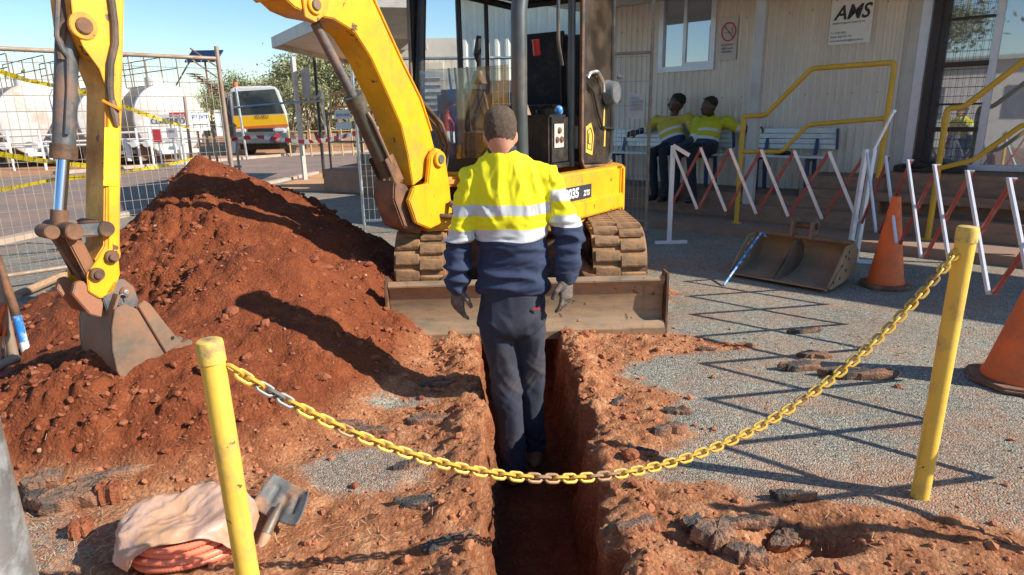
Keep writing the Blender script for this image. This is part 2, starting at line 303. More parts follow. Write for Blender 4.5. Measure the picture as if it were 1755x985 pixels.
def height(x, y, full=False):
    hp = heap(x, y)
    dr = x-edgeR(y); dl = edgeL(y)-x
    ty = (1-sst(5.0, 5.6, y))*sst(-.5, .5, y)
    wl = (.95+.45*np.sin(y*1.9+.5)+.35*fbm(y, x*.2, 1.3, 2))
    bnd = .62+.45*fbm(x*.3, y, 2.6, 4)*1.6 + .9*sst(2.35, 1.75, y)+.25*sst(3.2, 4.0, y)
    soilR = sst(bnd+.12, bnd-.25, dr)*ty*(dr > -.3)
    dust = sst(2.5, 1.7, y+.12*x+.5*fbm(x, y, 1.2, 3))*.75*(x > 0)
    bl = sst(-3.6, -3.2, x+.4*fbm(x, y, 1.5, 3))*sst(6.6, 5.8, y+.3*fbm(x, y, 1.5, 2))
    soilL = np.where(x < edgeL(y)+.3, 1, 0)*bl*ty
    # gravel still showing on the left
    patch = np.exp(-(((x+.62)/.26)**2+((y-2.42)/.17)**2)**1.5)*1.4+np.exp(-(((x+1.9)/.55)**2+((y-1.85)/.35)**2))*.9+.9*np.exp(-(((x+.72)/.35)**2+((y-3.05)/.07)**2))
    soilL = np.clip(soilL-patch*(hp < .06), 0, 1)
    soil = np.clip(np.maximum(np.maximum(soilL, soilR), hp*12), 0, 1)
    loose = np.clip(sst(.02, .12, hp), 0, 1)
    rim = (.05*np.exp(-((dr-.07)/.09)**2)+.035*np.exp(-((dl-.07)/.1)**2))*ty*(.4+1.5*np.clip(.5+fbm(x, y, 3, 2), 0, 1))
    h = hp+rim
    h = h+soil*(.035*fbm(x, y, 3.1, 3)+.018*fbm(x, y, 14, 3, .6))
    L1 = lumps(x, y, 9); L2 = lumps(x+3.3, y+1.7, 22); L3 = lumps(x+7.1, y+4.2, 45)
    rough = .35+.65*loose*np.clip(.45+2.4*fbm(x+2, y, 1.9, 3), .05, 1.6)
    h = h+soil*rough*(.05*L1*loose+.028*L2+.013*L3)
    h = h+soil*(1-loose)*(.030*fbm(x*.22+3, y, 6.5, 3)*np.exp(-np.maximum(np.abs(x-.1)-.3, 0)/.6)+.012*np.abs(fbm(x*.3, y+5, 13, 2)))
    nr_ = np.exp(-np.abs(np.minimum(np.abs(dr), np.abs(dl)))/.13)*ty; h = h+nr_*soil*(.055*L1*np.clip(.3+2*fbm(x, y+8, 3, 2), 0, 1.2)+.035*L2)
    h = h+(1-soil)*(.004*fbm(x, y, 2, 2)+.0015*lumps(x, y, 60))
    # broken asphalt edge standing proud, then the hole
    h = h-hole(x, y)
    if full: return h, soil, loose
    return h
def spacing(lim, fine, nf, g=1.12):
    o = [0.0]; st = fine
    for k in range(nf): o.append(o[-1]+fine)
    while o[-1] < lim: st *= g; o.append(o[-1]+st)
    return np.array(o)
yf = list(np.arange(1.25, 5.7, .0135)); st = .0135
y = yf[-1]
while y < 900: st *= 1.07; st = st; y += st; yf.append(y)
yb = []; y = 1.25; st = .0135
while y > -300: st *= 1.12; y -= st; yb.append(y)
ys = np.array(yb[::-1]+yf)
offL = spacing(700, .0135, 240); offR = spacing(700, .0135, 150, 1.07)
NW = 26; NF = 22
rows_x = []; rows_z = []; rows_s = []; rows_l = []; rows_y = []
YY = ys[:, None]
EL = edgeL(YY); ER = edgeR(YY); TD = tdepth(YY)
ragL = .05*fbm(YY*1.0, YY*0+1.1, 4.5, 4, .6)+.022*lumps(YY*1.0, YY*0+3.1, 14)+.0*YY; ragR = .07*fbm(YY*1.0, YY*0+7.7, 4.0, 4, .65)-.03*lumps(YY*1.0, YY*0+5.1, 11)
XL = EL-offL[::-1][None, :]+ragL*np.exp(-offL[::-1][None, :]/.2); XR = ER+offR[None, :]+ragR*np.exp(-offR[None, :]/.2)
zL, sL, lL = height(XL, YY+0*XL, True); zR, sR, lR = height(XR, YY+0*XR, True)
kk = (np.arange(1, NW+1)/NW)[None, :]
open_ = (TD > .02)
def wall(x0, z0, sgn, seed):
    zz = z0*(1-kk)+(-TD)*kk
    q = YY+0*kk
    bulge = .028*fbm(q, zz+seed, 5, 4, .6)+.03*lumps(q, zz+seed, 9)*sgn*-1*0+.014*lumps(q, zz+seed, 20)
    x = x0+sgn*(.05*kk)+sgn*bulge*np.sin(np.pi*np.clip(kk*1.0, 0, 1))**.5
    x = np.where(open_, x, x0+sgn*kk*.10); return x, np.where(open_, zz, z0)
xwL, zwL = wall(XL[:, -1:], zL[:, -1:], 1, 3.0)
xwR, zwR = wall(XR[:, :1], zR[:, :1], -1, 11.0)
ff = (np.arange(1, NF)/NF)[None, :]
xF = xwL[:, -1:]*(1-ff)+xwR[:, -1:]*ff
zF = np.where(open_, -TD+.03*fbm(xF, YY+0*xF, 4, 3)+.02*lumps(xF, YY+0*xF, 14), height(xF, YY+0*xF))
X = np.concatenate([XL, xwL, xF, xwR[:, ::-1], XR], 1); Z = np.concatenate([zL, zwL, zF, zwR[:, ::-1], zR], 1)
one = np.ones_like
SO = np.concatenate([sL, np.where(open_, 1, sL[:, -1:])*one(xwL), np.where(open_, 1, sL[:, -1:])*one(xF), np.where(open_, 1, sR[:, :1])*one(xwR), sR], 1)
LO = np.concatenate([lL, .45*one(xwL), .8*one(xF), .45*one(xwR), lR], 1)
nr, nc = X.shape; Yg = np.repeat(YY, nc, 1)
V = np.stack([X, Yg, Z], -1).reshape(-1, 3)
i = np.arange(nr*nc).reshape(nr, nc); Fq = np.stack([i[:-1, :-1], i[:-1, 1:], i[1:, 1:], i[1:, :-1]], -1).reshape(-1, 4)
me = bpy.data.meshes.new('ground'); me.vertices.add(len(V)); me.vertices.foreach_set('co', V.ravel())
me.loops.add(Fq.size); me.loops.foreach_set('vertex_index', Fq.ravel().astype(np.int32)); me.polygons.add(len(Fq))
me.polygons.foreach_set('loop_start', np.arange(0, Fq.size, 4, dtype=np.int32)); me.polygons.foreach_set('loop_total', np.full(len(Fq), 4, np.int32))
me.update(); me.validate(); me.polygons.foreach_set('use_smooth', [True]*len(me.polygons))
SHD = np.concatenate([0*zL, np.where(open_, sst(-.02, -.30, zwL), 0), np.where(open_, 1, 0)*one(xF), np.where(open_, sst(-.02, -.30, zwR), 0)[:, ::-1], 0*zR], 1)  # painted shade for the trench: grows down the walls, full on the floor
for nm, A in (('soil', SO), ('loose', LO), ('trench_shade', SHD)):
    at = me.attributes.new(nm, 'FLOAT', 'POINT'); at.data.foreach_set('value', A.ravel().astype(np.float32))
def ground_mat():
    m = bpy.data.materials.new('ground_soil_and_gravel'); m.use_nodes = True; n = m.node_tree.nodes; l = m.node_tree.links; b = n['Principled BSDF']
    b.inputs['Roughness'].default_value = .92; b.inputs['Specular IOR Level'].default_value = .25
    tc = n.new('ShaderNodeTexCoord'); O = tc.outputs['Object']
    def noise_(s, d=5, r=.6):
        q = n.new('ShaderNodeTexNoise'); q.inputs['Scale'].default_value = s; q.inputs['Detail'].default_value = d; q.inputs['Roughness'].default_value = r; l.new(O, q.inputs['Vector']); return q.outputs[0]
    def vor(s):
        q = n.new('ShaderNodeTexVoronoi'); q.inputs['Scale'].default_value = s; l.new(O, q.inputs['Vector']); return q
    def ramp(f, stops):
        q = n.new('ShaderNodeValToRGB'); l.new(f, q.inputs[0]); e = q.color_ramp.elements
        while len(e) < len(stops): e.new(.5)
        for k, (p, c) in enumerate(stops): e[k].position = p; e[k].color = (*c, 1)
        return q.outputs[0]
    def mix(f, a, c, bt='MIX'):
        q = n.new('ShaderNodeMix'); q.data_type = 'RGBA'; q.blend_type = bt
        if isinstance(f, float): q.inputs[0].default_value = f
        else: l.new(f, q.inputs[0])
        l.new(a, q.inputs[6]); l.new(c, q.inputs[7]); return q.outputs[2]
    def math_(op, a, c):
        q = n.new('ShaderNodeMath'); q.operation = op
        for k, x in enumerate((a, c)):
            if isinstance(x, (int, float)): q.inputs[k].default_value = x
            else: l.new(x, q.inputs[k])
        return q.outputs[0]
    def attr(a): q = n.new('ShaderNodeAttribute'); q.attribute_name = a; return q.outputs['Fac']
    v1 = vor(135); sep = n.new('ShaderNodeSeparateColor'); l.new(v1.outputs['Color'], sep.inputs[0])
    grav = ramp(sep.outputs[0], [(0, (.085, .085, .073)), (.3, (.20, .195, .16)), (.65, (.30, .29, .235)), (.88, (.38, .36, .29)), (1, (.52, .49, .40))])
    big = ramp(noise_(1.3), [(.3, (.82, .82, .82)), (.7, (1.12, 1.12, 1.12))]); grav = mix(1.0, grav, big, 'MULTIPLY')
    v2 = vor(85); sp2 = n.new('ShaderNodeSeparateColor'); l.new(v2.outputs['Color'], sp2.inputs[0])
    spk = ramp(sp2.outputs[0], [(0, (.80, .80, .80)), (.8, (1.05, 1.05, 1.05)), (.93, (1.15, 1.2, 1.2)), (1, (1.4, 1.6, 1.7))])
    orange = ramp(noise_(7, 8, .7), [(.3, (.28, .088, .036)), (.5, (.44, .18, .080)), (.72, (.60, .31, .16))]); orange = mix(1.0, orange, spk, 'MULTIPLY')
    redn = ramp(noise_(6, 8, .7), [(.3, (.16, .040, .015)), (.55, (.25, .064, .022)), (.75, (.35, .11, .042))]); redn = mix(.7, redn, spk, 'MULTIPLY')
    soilc = mix(attr('loose'), orange, redn)
    sm = math_('ADD', attr('soil'), math_('MULTIPLY', math_('SUBTRACT', noise_(9, 8, .75), .5), 1.5))
    rr = n.new('ShaderNodeMapRange'); rr.inputs['From Min'].default_value = .30; rr.inputs['From Max'].default_value = .70; l.new(math_('ADD', sm, math_('MULTIPLY', math_('SUBTRACT', noise_(70, 4, .7), .5), 1.4)), rr.inputs[0])
    # thin dust over all of the gravel, and bare red dirt far off
    dustf = n.new('ShaderNodeMapRange'); dustf.inputs['From Min'].default_value = .44; dustf.inputs['From Max'].default_value = .74; dustf.inputs['To Max'].default_value = .62; l.new(noise_(2.1, 9, .75), dustf.inputs[0])
    grav = mix(dustf.outputs[0], grav, orange)
    sx = n.new('ShaderNodeSeparateXYZ'); l.new(O, sx.inputs[0])
    near = n.new('ShaderNodeMapRange'); near.inputs['From Min'].default_value = 2.7; near.inputs['From Max'].default_value = 1.6; near.inputs['To Max'].default_value = .8
    l.new(math_('ADD', sx.outputs[1], math_('MULTIPLY', math_('SUBTRACT', noise_(3, 9, .8), .5), 2.2)), near.inputs[0])
    near2 = math_('MULTIPLY', near.outputs[0], math_('GREATER_THAN', noise_(45, 3, .6), .47))
    grav = mix(near2, grav, orange)
    far = n.new('ShaderNodeMapRange'); far.inputs['From Min'].default_value = 16; far.inputs['From Max'].default_value = 17.5
    l.new(math_('ADD', sx.outputs[1], math_('MULTIPLY', math_('SUBTRACT', noise_(.8), .5), 4)), far.inputs[0])
    fc = ramp(noise_(.9, 8), [(.3, (.36, .17, .08)), (.7, (.50, .27, .15))])
    grav = mix(far.outputs[0], grav, fc)
    dk = n.new('ShaderNodeMix'); dk.data_type = 'RGBA'; dk.blend_type = 'MULTIPLY'; l.new(attr('trench_shade'), dk.inputs[0]); l.new(mix(rr.outputs[0], grav, soilc), dk.inputs[6]); dk.inputs[7].default_value = (.62, .54, .50, 1)  # trench shade multiplied into the soil colour
    l.new(dk.outputs[2], b.inputs['Base Color'])
    # relief
    bg_ = n.new('ShaderNodeBump'); bg_.inputs['Strength'].default_value = .9; bg_.inputs['Distance'].default_value = .006
    l.new(math_('MULTIPLY', v1.outputs['Distance'], -1.0), bg_.inputs['Height'])
    hs = math_('ADD', noise_(55, 9, .75), math_('MULTIPLY', vor(70).outputs['Distance'], -.5))
    b2 = n.new('ShaderNodeBump'); b2.inputs['Strength'].default_value = 1.0; b2.inputs['Distance'].default_value = .016; l.new(hs, b2.inputs['Height'])
    vm = n.new('ShaderNodeMix'); vm.data_type = 'VECTOR'; l.new(rr.outputs[0], vm.inputs[0]); l.new(bg_.outputs[0], vm.inputs[4]); l.new(b2.outputs[0], vm.inputs[5])
    l.new(vm.outputs[1], b.inputs['Normal']); return m
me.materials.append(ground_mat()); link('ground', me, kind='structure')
def gz(x, y):
    x = float(x); y = float(y)
    if edgeL(y) < x < edgeR(y) and .6 < y < 4.55: return -float(tdepth(np.array([y]))[0])
    return float(height(np.array([x]), np.array([y]))[0])
def on(u, v, z=0):
    p = G(u, v, z); return p
# scattered clods: real geometry, nobody could count them
def ico(sub):
    bm = bmesh.new(); bmesh.ops.create_icosphere(bm, subdivisions=sub, radius=1); v = np.array([x.co[:] for x in bm.verts]); f = np.array([[a.index for a in q.verts] for q in bm.faces]); bm.free(); return v, f
IV, IF = ico(2); JV, JF = ico(1)
def scatter(name, pts, sizes, m, flat=.75, hi=True, label=None, cat=None, rough=.28):
    bv, bf = (IV, IF) if hi else (JV, JF); n = len(pts); nv = len(bv)
    VV = np.empty((n, nv, 3)); 
    for k in range(n):
        R = np.array(Euler(rng.random(3)*6.28).to_matrix()); sc = 1+.35*(rng.random(3)-.5)*2
        d = 1+rough*(rng.random(nv)-.5)*2
        v = (bv*d[:, None]*sc)@R.T*sizes[k]; v[:, 2] *= flat; VV[k] = v+pts[k]
    FF = (bf[None]+(np.arange(n)*nv)[:, None, None]).reshape(-1, 3)
    return raw(name, VV.reshape(-1, 3), FF, m, smooth=False, label=label, cat=cat, kind='stuff')
def cand(n, x0, x1, y0, y1, fn):
    x = rng.uniform(x0, x1, n); y = rng.uniform(y0, y1, n); ok = (x < edgeL(y)-.01) | (x > edgeR(y)+.01); x = x[ok]; y = y[ok]
    h, s, l_ = height(x, y, True); keep = rng.random(len(x)) < fn(x, y, h, s, l_); return x[keep], y[keep], h[keep]
x, y, h = cand(26000, -4.2, .0, 1.7, 6.6, lambda x, y, h, s, l: s*l*(.05+.9*np.clip(fbm(x+2, y, 1.9, 3)+.2, 0, 1)))
r = .004+.017*rng.random(len(x))**5+.004*rng.random(len(x)); scatter('soil_clods', np.stack([x, y, h+r*.2], 1), r, M['soil_clod'], label='loose red soil clods strewn over the big spoil heap', cat='soil clods', hi=False)
x, y, h = cand(14000, -3.3, 2.2, 1.4, 4.5, lambda x, y, h, s, l: s*(1-l)*.5+.012*(1-s))
r = .004+.016*rng.random(len(x))**5+.003*rng.random(len(x)); scatter('soil_crumbs', np.stack([x, y, h+r*.2], 1), r, M['soil_pale'], label='pale orange soil crumbs on the scraped ground either side of the trench', cat='soil crumbs', hi=False)
x, y, h = cand(1500, -4, 1.4, 1.5, 5.8, lambda x, y, h, s, l: s*.35)
x2, y2, h2 = cand(16000, .5, 4.2, 1.4, 6.5, lambda x, y, h, s, l: (1-s)*.55*np.clip(.35+fbm(x, y, 1.4, 3), .05, 1))
r2 = .002+.005*rng.random(len(x2))**3; scatter('loose_gravel', np.stack([x2, y2, h2+r2*.3], 1), r2, M['gravel_stone'], label='loose grey and rusty pebbles strewn on the gravel paving', cat='pebbles', hi=False)
r = .004+.011*rng.random(len(x))**3; scatter('pale_stones', np.stack([x, y, h+r*.3], 1), r, M['stone'], label='small pale stones mixed through the red soil', cat='stones', hi=False)
x, y, h = cand(1500, -3.6, .9, 1.5, 5.0, lambda x, y, h, s, l: s*.16*np.clip(l+.1+np.exp(-np.abs(x-edgeR(y))/.2), 0, 1))
r = .014+.026*rng.random(len(x))**3.5; scatter('large_soil_lumps', np.stack([x, y, h+r*.25], 1), r, M['soil_clod'], label='fist sized red soil lumps on the heap and trench rim', cat='soil lumps', rough=.2)
# ------------------------------------------------------------------ road, kerb
def sheet(name, poly, z, m, th=0, **kw):
    b = MB(); b.prism([(p[0], p[1]) for p in poly], (0, 0, 0), (1, 0, 0), (0, 1, 0), (0, 0, 1), z-th, z); return b.build(name, m, smooth=0, **kw)
M['road'] = mat('road_asphalt', (.20, .15, .125), .9, 0, (.36, .20, .12), .8, .42, .75, .3, 90, .15)
M['kerb'] = mat('kerb_concrete', (.44, .36, .29), .85, 0, (.40, .23, .13), 2, .45, .8, .3, 90, .15)
M['lineyellow'] = mat('worn_yellow_line', (.55, .36, .06), .8, 0, (.34, .22, .15), 9, .4, .65, var=.2)
M['dirtpale'] = mat('orange_verge', (.56, .29, .13), .95, 0, (.46, .22, .10), 3, .45, .8, .3, 50, .15)
sheet('road', [(-6.9, 3), (-6.35, 9.2), (-6.05, 11.7), (-5.4, 18), (-3.2, 25), (9, 30), (14, 52), (-4, 38), (-9.5, 28), (-14.5, 18.6), (-21, 8), (-24, -10), (-9, -10)], .014, M['road'], .01, kind='structure')
b = MB(); kp = [(-6.9, 3), (-6.3, 9.2), (-6.0, 11.7), (-5.35, 18)]
for a, c in zip(kp, kp[1:]): b.beam((*a, .03), (*c, .03), .16, .075)
b.build('kerb', M['kerb'], kind='structure')
sheet('verge', [(-5.3, 13.6), (-3.6, 13.4), (-1.5, 24), (-3.1, 24.8), (-5.25, 18)], .012, M['dirtpale'], .008, kind='structure')
b = MB(); b.beam((-13.6, 19.5, .05), (-9.3, 27.6, .05), .22, .12); b.beam((-9.3, 27.6, .05), (2, 35, .05), .22, .12); b.build('far_kerb', M['kerb'], kind='structure')
b = MB(); b.beam((-4.9, 12.6, .016), (-3.5, 10.6, .016), .12, .006); b.build('parking_line', M['lineyellow'], kind='structure')
# ------------------------------------------------------------------ main building (right): wall frame  s along, o out, z up
W0 = Vector((3.94, 8.42, 0)); WD = Vector((.743, -.669, 0)); WN = Vector((-.669, -.743, 0)); UP = Vector((0, 0, 1))
def P(s, o, z): return W0+WD*s+WN*o+UP*z
def wbox(b, s0, s1, o0, o1, z0, z1):
    R = Matrix((WD, WN, -UP)).transposed() if False else Matrix((WD, -WN, UP)).transposed()
    b.box(P((s0+s1)/2, (o0+o1)/2, (z0+z1)/2), (abs(s1-s0), abs(o1-o0), abs(z1-z0)), R); return b
def corr(b, s0, s1, z0, z1, o=0.0, pitch=.092, d=.016):
    """trapezoid rib cladding, one continuous sheet with thickness"""
    pts = []; s = s0
    while s < s1:
        for ds, dd in ((0, 0), (.45, 0), (.58, 1), (.87, 1)):
            if s+ds*pitch < s1: pts.append((s+ds*pitch, o+dd*d))
        s += pitch
    pts.append((s1, o)); back = [(s1, o-.05), (s0, o-.05)]
    lo = [b.bm.verts.new(P(p[0], p[1], z0)) for p in pts]; hi = [b.bm.verts.new(P(p[0], p[1], z1)) for p in pts]
    for k in range(len(pts)-1): b.bm.faces.new((lo[k], lo[k+1], hi[k+1], hi[k]))
    bl = [b.bm.verts.new(P(s1, o-.05, z)) for z in (z0, z1)]; br = [b.bm.verts.new(P(s0, o-.05, z)) for z in (z0, z1)]
    b.bm.faces.new((lo[-1], bl[0], bl[1], hi[-1])); b.bm.faces.new((bl[0], br[0], br[1], bl[1])); b.bm.faces.new((br[0], lo[0], hi[0], br[1])); return b
SE = 4.3
bt = thing('site_office', P(-.5, -1.5, 0), 'cream corrugated site office with dark glass doors and raised brown verandah', 'building')
b = MB()
for s0, s1, z0, z1 in ((-3.6, -2.31, .3, 2.98), (-1.44, .93, .3, 2.98), (-2.31, -1.44, .3, 2.0), (2.72, SE, .3, 2.98)): corr(b, s0, s1, z0, z1)
wbox(b, .93, 2.72, -.05, .012, 2.82, 2.98)
b.build('wall', M['wall'], bt, smooth=0)
b = MB(); wbox(b, -3.6, -3.55, -3.2, -.05, .3, 2.98); wbox(b, SE-.05, SE, -3.2, -.05, .3, 2.98); wbox(b, -3.55, SE-.05, -3.2, -3.15, .3, 2.98); b.build('end_wall', M['wall'], bt, smooth=0)
b = MB(); wbox(b, -3.7, SE+.06, -3.3, .02, 2.985, 3.05); b.build('roof', M['wall_pale'], bt, smooth=0)
b = MB(); wbox(b, -3.7, 7.8, .03, 1.62, 2.99, 3.03); wbox(b, -3.7, 7.8, 1.62, 1.66, 2.88, 3.06); b.build('verandah_roof', M['wall_pale'], bt, smooth=0)
for s in (-.487,):
    b = MB(); wbox(b, s-.05, s+.07, .82, .92, .1, 2.99); b.build('verandah_post', M['fascia'], bt, bevel=.004)
b = MB(); wbox(b, SE+.15, SE+.25, 1.4, 1.5, 0, 2.99); b.build('verandah_post', M['fascia'], bt, bevel=.004)
# screws rows
b = MB()
for z in (1.62, 2.62):
    s = -3.5
    while s < .9:
        if not (-2.35 < s < -1.4 and z > 1.9): b.cyl(P(s, .012, z), P(s, .024, z), .008, n=6)
        s += .276
b.build('wall_screws', M['steel_worn'], bt, kind='stuff')
b = MB(); wbox(b, .90, 1.0, .02, .05, .72, 2.98); b.build('corner_flashing', M['fascia'], bt)
# window
w = MB()
for q in ((-2.31, -1.44, 2.0, 2.075), (-2.31, -2.235, 2.075, 2.98), (-1.515, -1.44, 2.075, 2.98)): wbox(w, q[0], q[1], -.03, .035, q[2], q[3])
wf = w.build('window', M['frame_win'], bt, bevel=.003)
w = MB(); wbox(w, -1.93, -1.88, -.01, .02, 2.075, 2.98); wbox(w, -1.88, -1.515, -.012, .018, 2.077, 2.12); w.build('window_sash', M['frame_win'], wf, bevel=.002)
w = MB(); wbox(w, -2.235, -1.93, -.022, -.016, 2.075, 2.98); w.build('pane', M['pane'], wf); w = MB(); wbox(w, -1.88, -1.515, -.012, -.006, 2.12, 2.98); w.build('pane', M['pane'], wf)
w = MB(); wbox(w, -2.235, -2.12, -.03, -.024, 2.075, 2.98); w.build('curtain', M['seat'], wf)
# glass doors
d = MB(); wbox(d, 1.0, 1.10, -.03, .045, .80, 2.82); wbox(d, 1.0, 2.72, -.03, .06, .74, .80); wbox(d, 1.69, 1.76, -.03, .03, .80, 2.82); wbox(d, 2.62, 2.72, -.03, .045, .80, 2.82)
df = d.build('sliding_door', M['frame_win'], bt, bevel=.003)
for a, c in ((1.10, 1.69), (1.76, 2.62)):
    d = MB(); wbox(d, a, c, -.02, -.012, .80, 2.82); d.build('pane', M['pane'], df)
sc = MB(); wbox(sc, 1.12, 1.20, .05, .075, .82, 2.82); wbox(sc, 1.225, 1.27, .05, .075, .82, 2.82)
for z in (1.16, 1.45, 1.86, 2.35): wbox(sc, 1.12, 1.69, .05, .068, z, z+(.05 if z in (1.86, 1.16) else .02))
sd_ = sc.build('security_screen', M['dark_frame'], bt, bevel=.002)
sc = MB(); s = 1.30
while s < 1.69: sc.tube([P(s, .058, .82), P(s, .058, 2.82)], .0022, 4); s += .062
z = .88
while z < 2.8: sc.tube([P(1.27, .056, z), P(1.69, .056, z)], .002, 4); z += .095
sc.build('screen_wires', M['dark_frame'], sd_, kind='stuff')
# terrace and steps
b = MB(); wbox(b, -3.6, 7, -.1, 1.6, -.05, .10); b.build('concrete_apron', M['concrete'], bt, bevel=.008)
b = MB(); wbox(b, -3.6, .98, -.05, .80, .10, .42); b.build('verandah_deck', M['step'], bt, bevel=.006)
b = MB(); wbox(b, -.62, 3.6, .8, .98, .10, .30); b.build('step', M['step'], bt, bevel=.006)
b = MB(); wbox(b, .10, 3.6, .62, .80, .422, .52); b.build('step', M['step'], bt, bevel=.006)
b = MB(); wbox(b, .98, 3.6, .0, .62, .10, .73); b.build('door_landing', M['step'], bt, bevel=.006)
b = MB(); wbox(b, .12, .98, -.0, .62, .422, .66); b.build('step', M['step'], bt, bevel=.006)
b = MB(); wbox(b, 1.0, 1.66, .10, .45, .732, .80); b.sph(P(1.3, .3, .80), (.28, .15, .05), 10); tag(b.build('boot_tray', M['black'], None, bevel=.01), 'black rubber boot tray on the landing by the glass doors', 'tray')
# hand rails
def rail(pts, name, label, low, group='yellow pipe handrails by the steps'):
    t = thing('handrail', pts[0], label, 'handrail', group)
    b = MB(); b.tube(pts, .028, 12); b.build('top_rail', M['rail_yellow'], t)
    b = MB(); b.tube(low, .024, 12); b.build('mid_rail', M['rail_yellow'], t)
    b = MB(); b.cyl(pts[0], pts[0]+UP*.012, .055, n=16); b.build('base_flange', M['rail_yellow'], t)
    for k in (1,):
        b = MB(); b.cyl(pts[k]-UP*.12, pts[k]-UP*.03, .034, n=14); b.build('pipe_elbow', M['rail_yellow'], t)
    return t
def RP(p0, ds, z): return Vector(p0)+WD*ds+UP*z
a = Vector((2.78, 7.84, .1))
def fil(pts, r=.05):
    out = [pts[0]]
    for k in range(1, len(pts)-1):
        p = pts[k]; a_ = (pts[k-1]-p); c_ = (pts[k+1]-p); ra = min(r, a_.length*.45); a_.normalize(); c_.normalize()
        for t in (0, .25, .5, .75, 1): out.append((p+a_*ra)*(1-t)**2+p*2*t*(1-t)+(p+c_*ra)*t*t)
    return out+[pts[-1]]
rail(fil([a, a+UP*1.275, RP(a, .25, 1.275), RP(a, .72, 1.765), RP(a, 1.52, 1.775), RP(a, 1.50, .62)]), 'h', 'yellow pipe handrail in front of the blue bench and white post', fil([RP(a, 0, .86), RP(a, .48, .87), RP(a, .74, 1.17), RP(a, 1.50, 1.23)]))
a = Vector((4.34, 6.57, .1))
rail(fil([a, a+UP*1.32, RP(a, .13, 1.32), RP(a, .62, 1.80), RP(a, 1.6, 1.82), RP(a, 1.6, .62)]), 'h', 'yellow pipe handrail standing in front of the dark glass doors', fil([RP(a, 0, .73), RP(a, .28, .82), RP(a, .62, 1.16), RP(a, 1.6, 1.2)]))
# signs on wall
t = thing('company_sign', P(.3, .03, 2.45), 'white AMS company sign screwed to the cream wall', 'sign')
b = MB(); wbox(b, .03, .50, .022, .028, 2.19, 2.72); b.build('board', M['paper'], t)
text('logo_lettering', 'AMS', P(.075, .031, 2.475), WD, UP, .225, M['print_dark'], t, shear=.26, bold=.0045, sx=.90)
text('company_line', 'Analytical Management Services Pty Ltd', P(.06, .031, 2.425), WD, UP, .034, M['print_grey'], t, shear=.2, sx=.66)
for k, s_ in enumerate(('T L: 9 281 8632', 'Mobile: 0467 971 742', 'www.amsconsulting@ams.com.au')): text('contact_line', s_, P(.05, .031, 2.315-.045*k), WD, UP, .034, M['print_grey'], t, sx=.8)
for s_ in (.09, .26, .44):
    b = MB(); b.cyl(P(s_, .028, 2.70), P(s_, .034, 2.70), .007, n=8); b.build('screw', M['dark_paint'], t)
t = thing('no_smoking_sign', P(-1.24, .03, 2.4), 'weathered no smoking notice beside the white window', 'sign')
b = MB(); wbox(b, -1.37, -1.13, .022, .026, 2.11, 2.66); b.build('sheet', M['paper_dim'], t)
C_ = P(-1.25, .031, 2.47); b = MB(); b.tube([C_+WD*.095*math.cos(k*.2618)+UP*.115*math.sin(k*.2618) for k in range(24)], .008, 5, closed=True); b.build('prohibition_ring', M['print_red'], t)
b = MB(); b.beam(C_+WD*-.065+UP*.08+WN*.004, C_+WD*.065+UP*-.08+WN*.004, .004, .016, up=WN); b.build('prohibition_bar', M['print_red'], t)
b = MB(); b.beam(C_+WD*-.06+UP*-.012, C_+WD*.05+UP*-.012, .003, .016, up=WN); b.tube([C_+WD*.055, C_+WD*.04+UP*.03, C_+WD*.06+UP*.06], .004, 4); b.build('cigarette', M['print_dark'], t)
text('wording', 'NO SMOKING\nwithin 5 metres\nof this building', P(-1.345, .030, 2.29), WD, UP, .042, M['print_grey'], t, sx=.62)
# benches
def bench(s0, s1, label):
    t = thing('bench', P((s0+s1)/2, .35, .42), label, 'bench', 'pale slatted benches against the wall')
    for k in range(4):
        b = MB(); b.beam(P(s0, .10-.012*k+.03, 1.175-.066*k), P(s1, .10-.012*k+.03, 1.175-.066*k), .02, .058, up=UP); b.build('back_slat', M['bench_blue'], t, bevel=.004)
    for k in range(3):
        b = MB(); b.beam(P(s0, .22+.10*k, .865), P(s1, .22+.10*k, .865), .09, .025); b.build('seat_slat', M['bench_blue'], t, bevel=.004)
    for s_ in (s0+.22, s1-.22):
        b = MB(); b.beam(P(s_, .40, .42), P(s_, .42, .85), .04, .05, up=WN); b.beam(P(s_, .10, .42), P(s_, .16, .85), .04, .05, up=WN); b.beam(P(s_, .12, .83), P(s_, .48, .83), .04, .03); b.beam(P(s_, .17, .83), P(s_, .07, 1.19), .04, .035, up=WN); b.build('leg_frame', M['frame_blue'], t, bevel=.003)
    b = MB(); b.beam(P(s1+.008, .075, .95), P(s1+.008, .13, 1.20), .014, .06, up=WN); b.build('end_cap', M['frame_blue'], t)
bench(-3.0, -1.06, 'pale slatted bench that the two seated men lean back on')
bench(-.80, .27, 'empty pale blue slatted bench right of the white post')
# things on the ground in front
b = MB(); b.sph(P(-.28, .33, .905), (.10, .05, .03), 10); b.tube([P(-.4, .3, .89), P(-.3, .35, .88), P(-.18, .33, .885)], .02, 6); tag(b.build('dark_gloves', M['black']), 'dark work gloves lying on the empty bench seat', 'gloves')
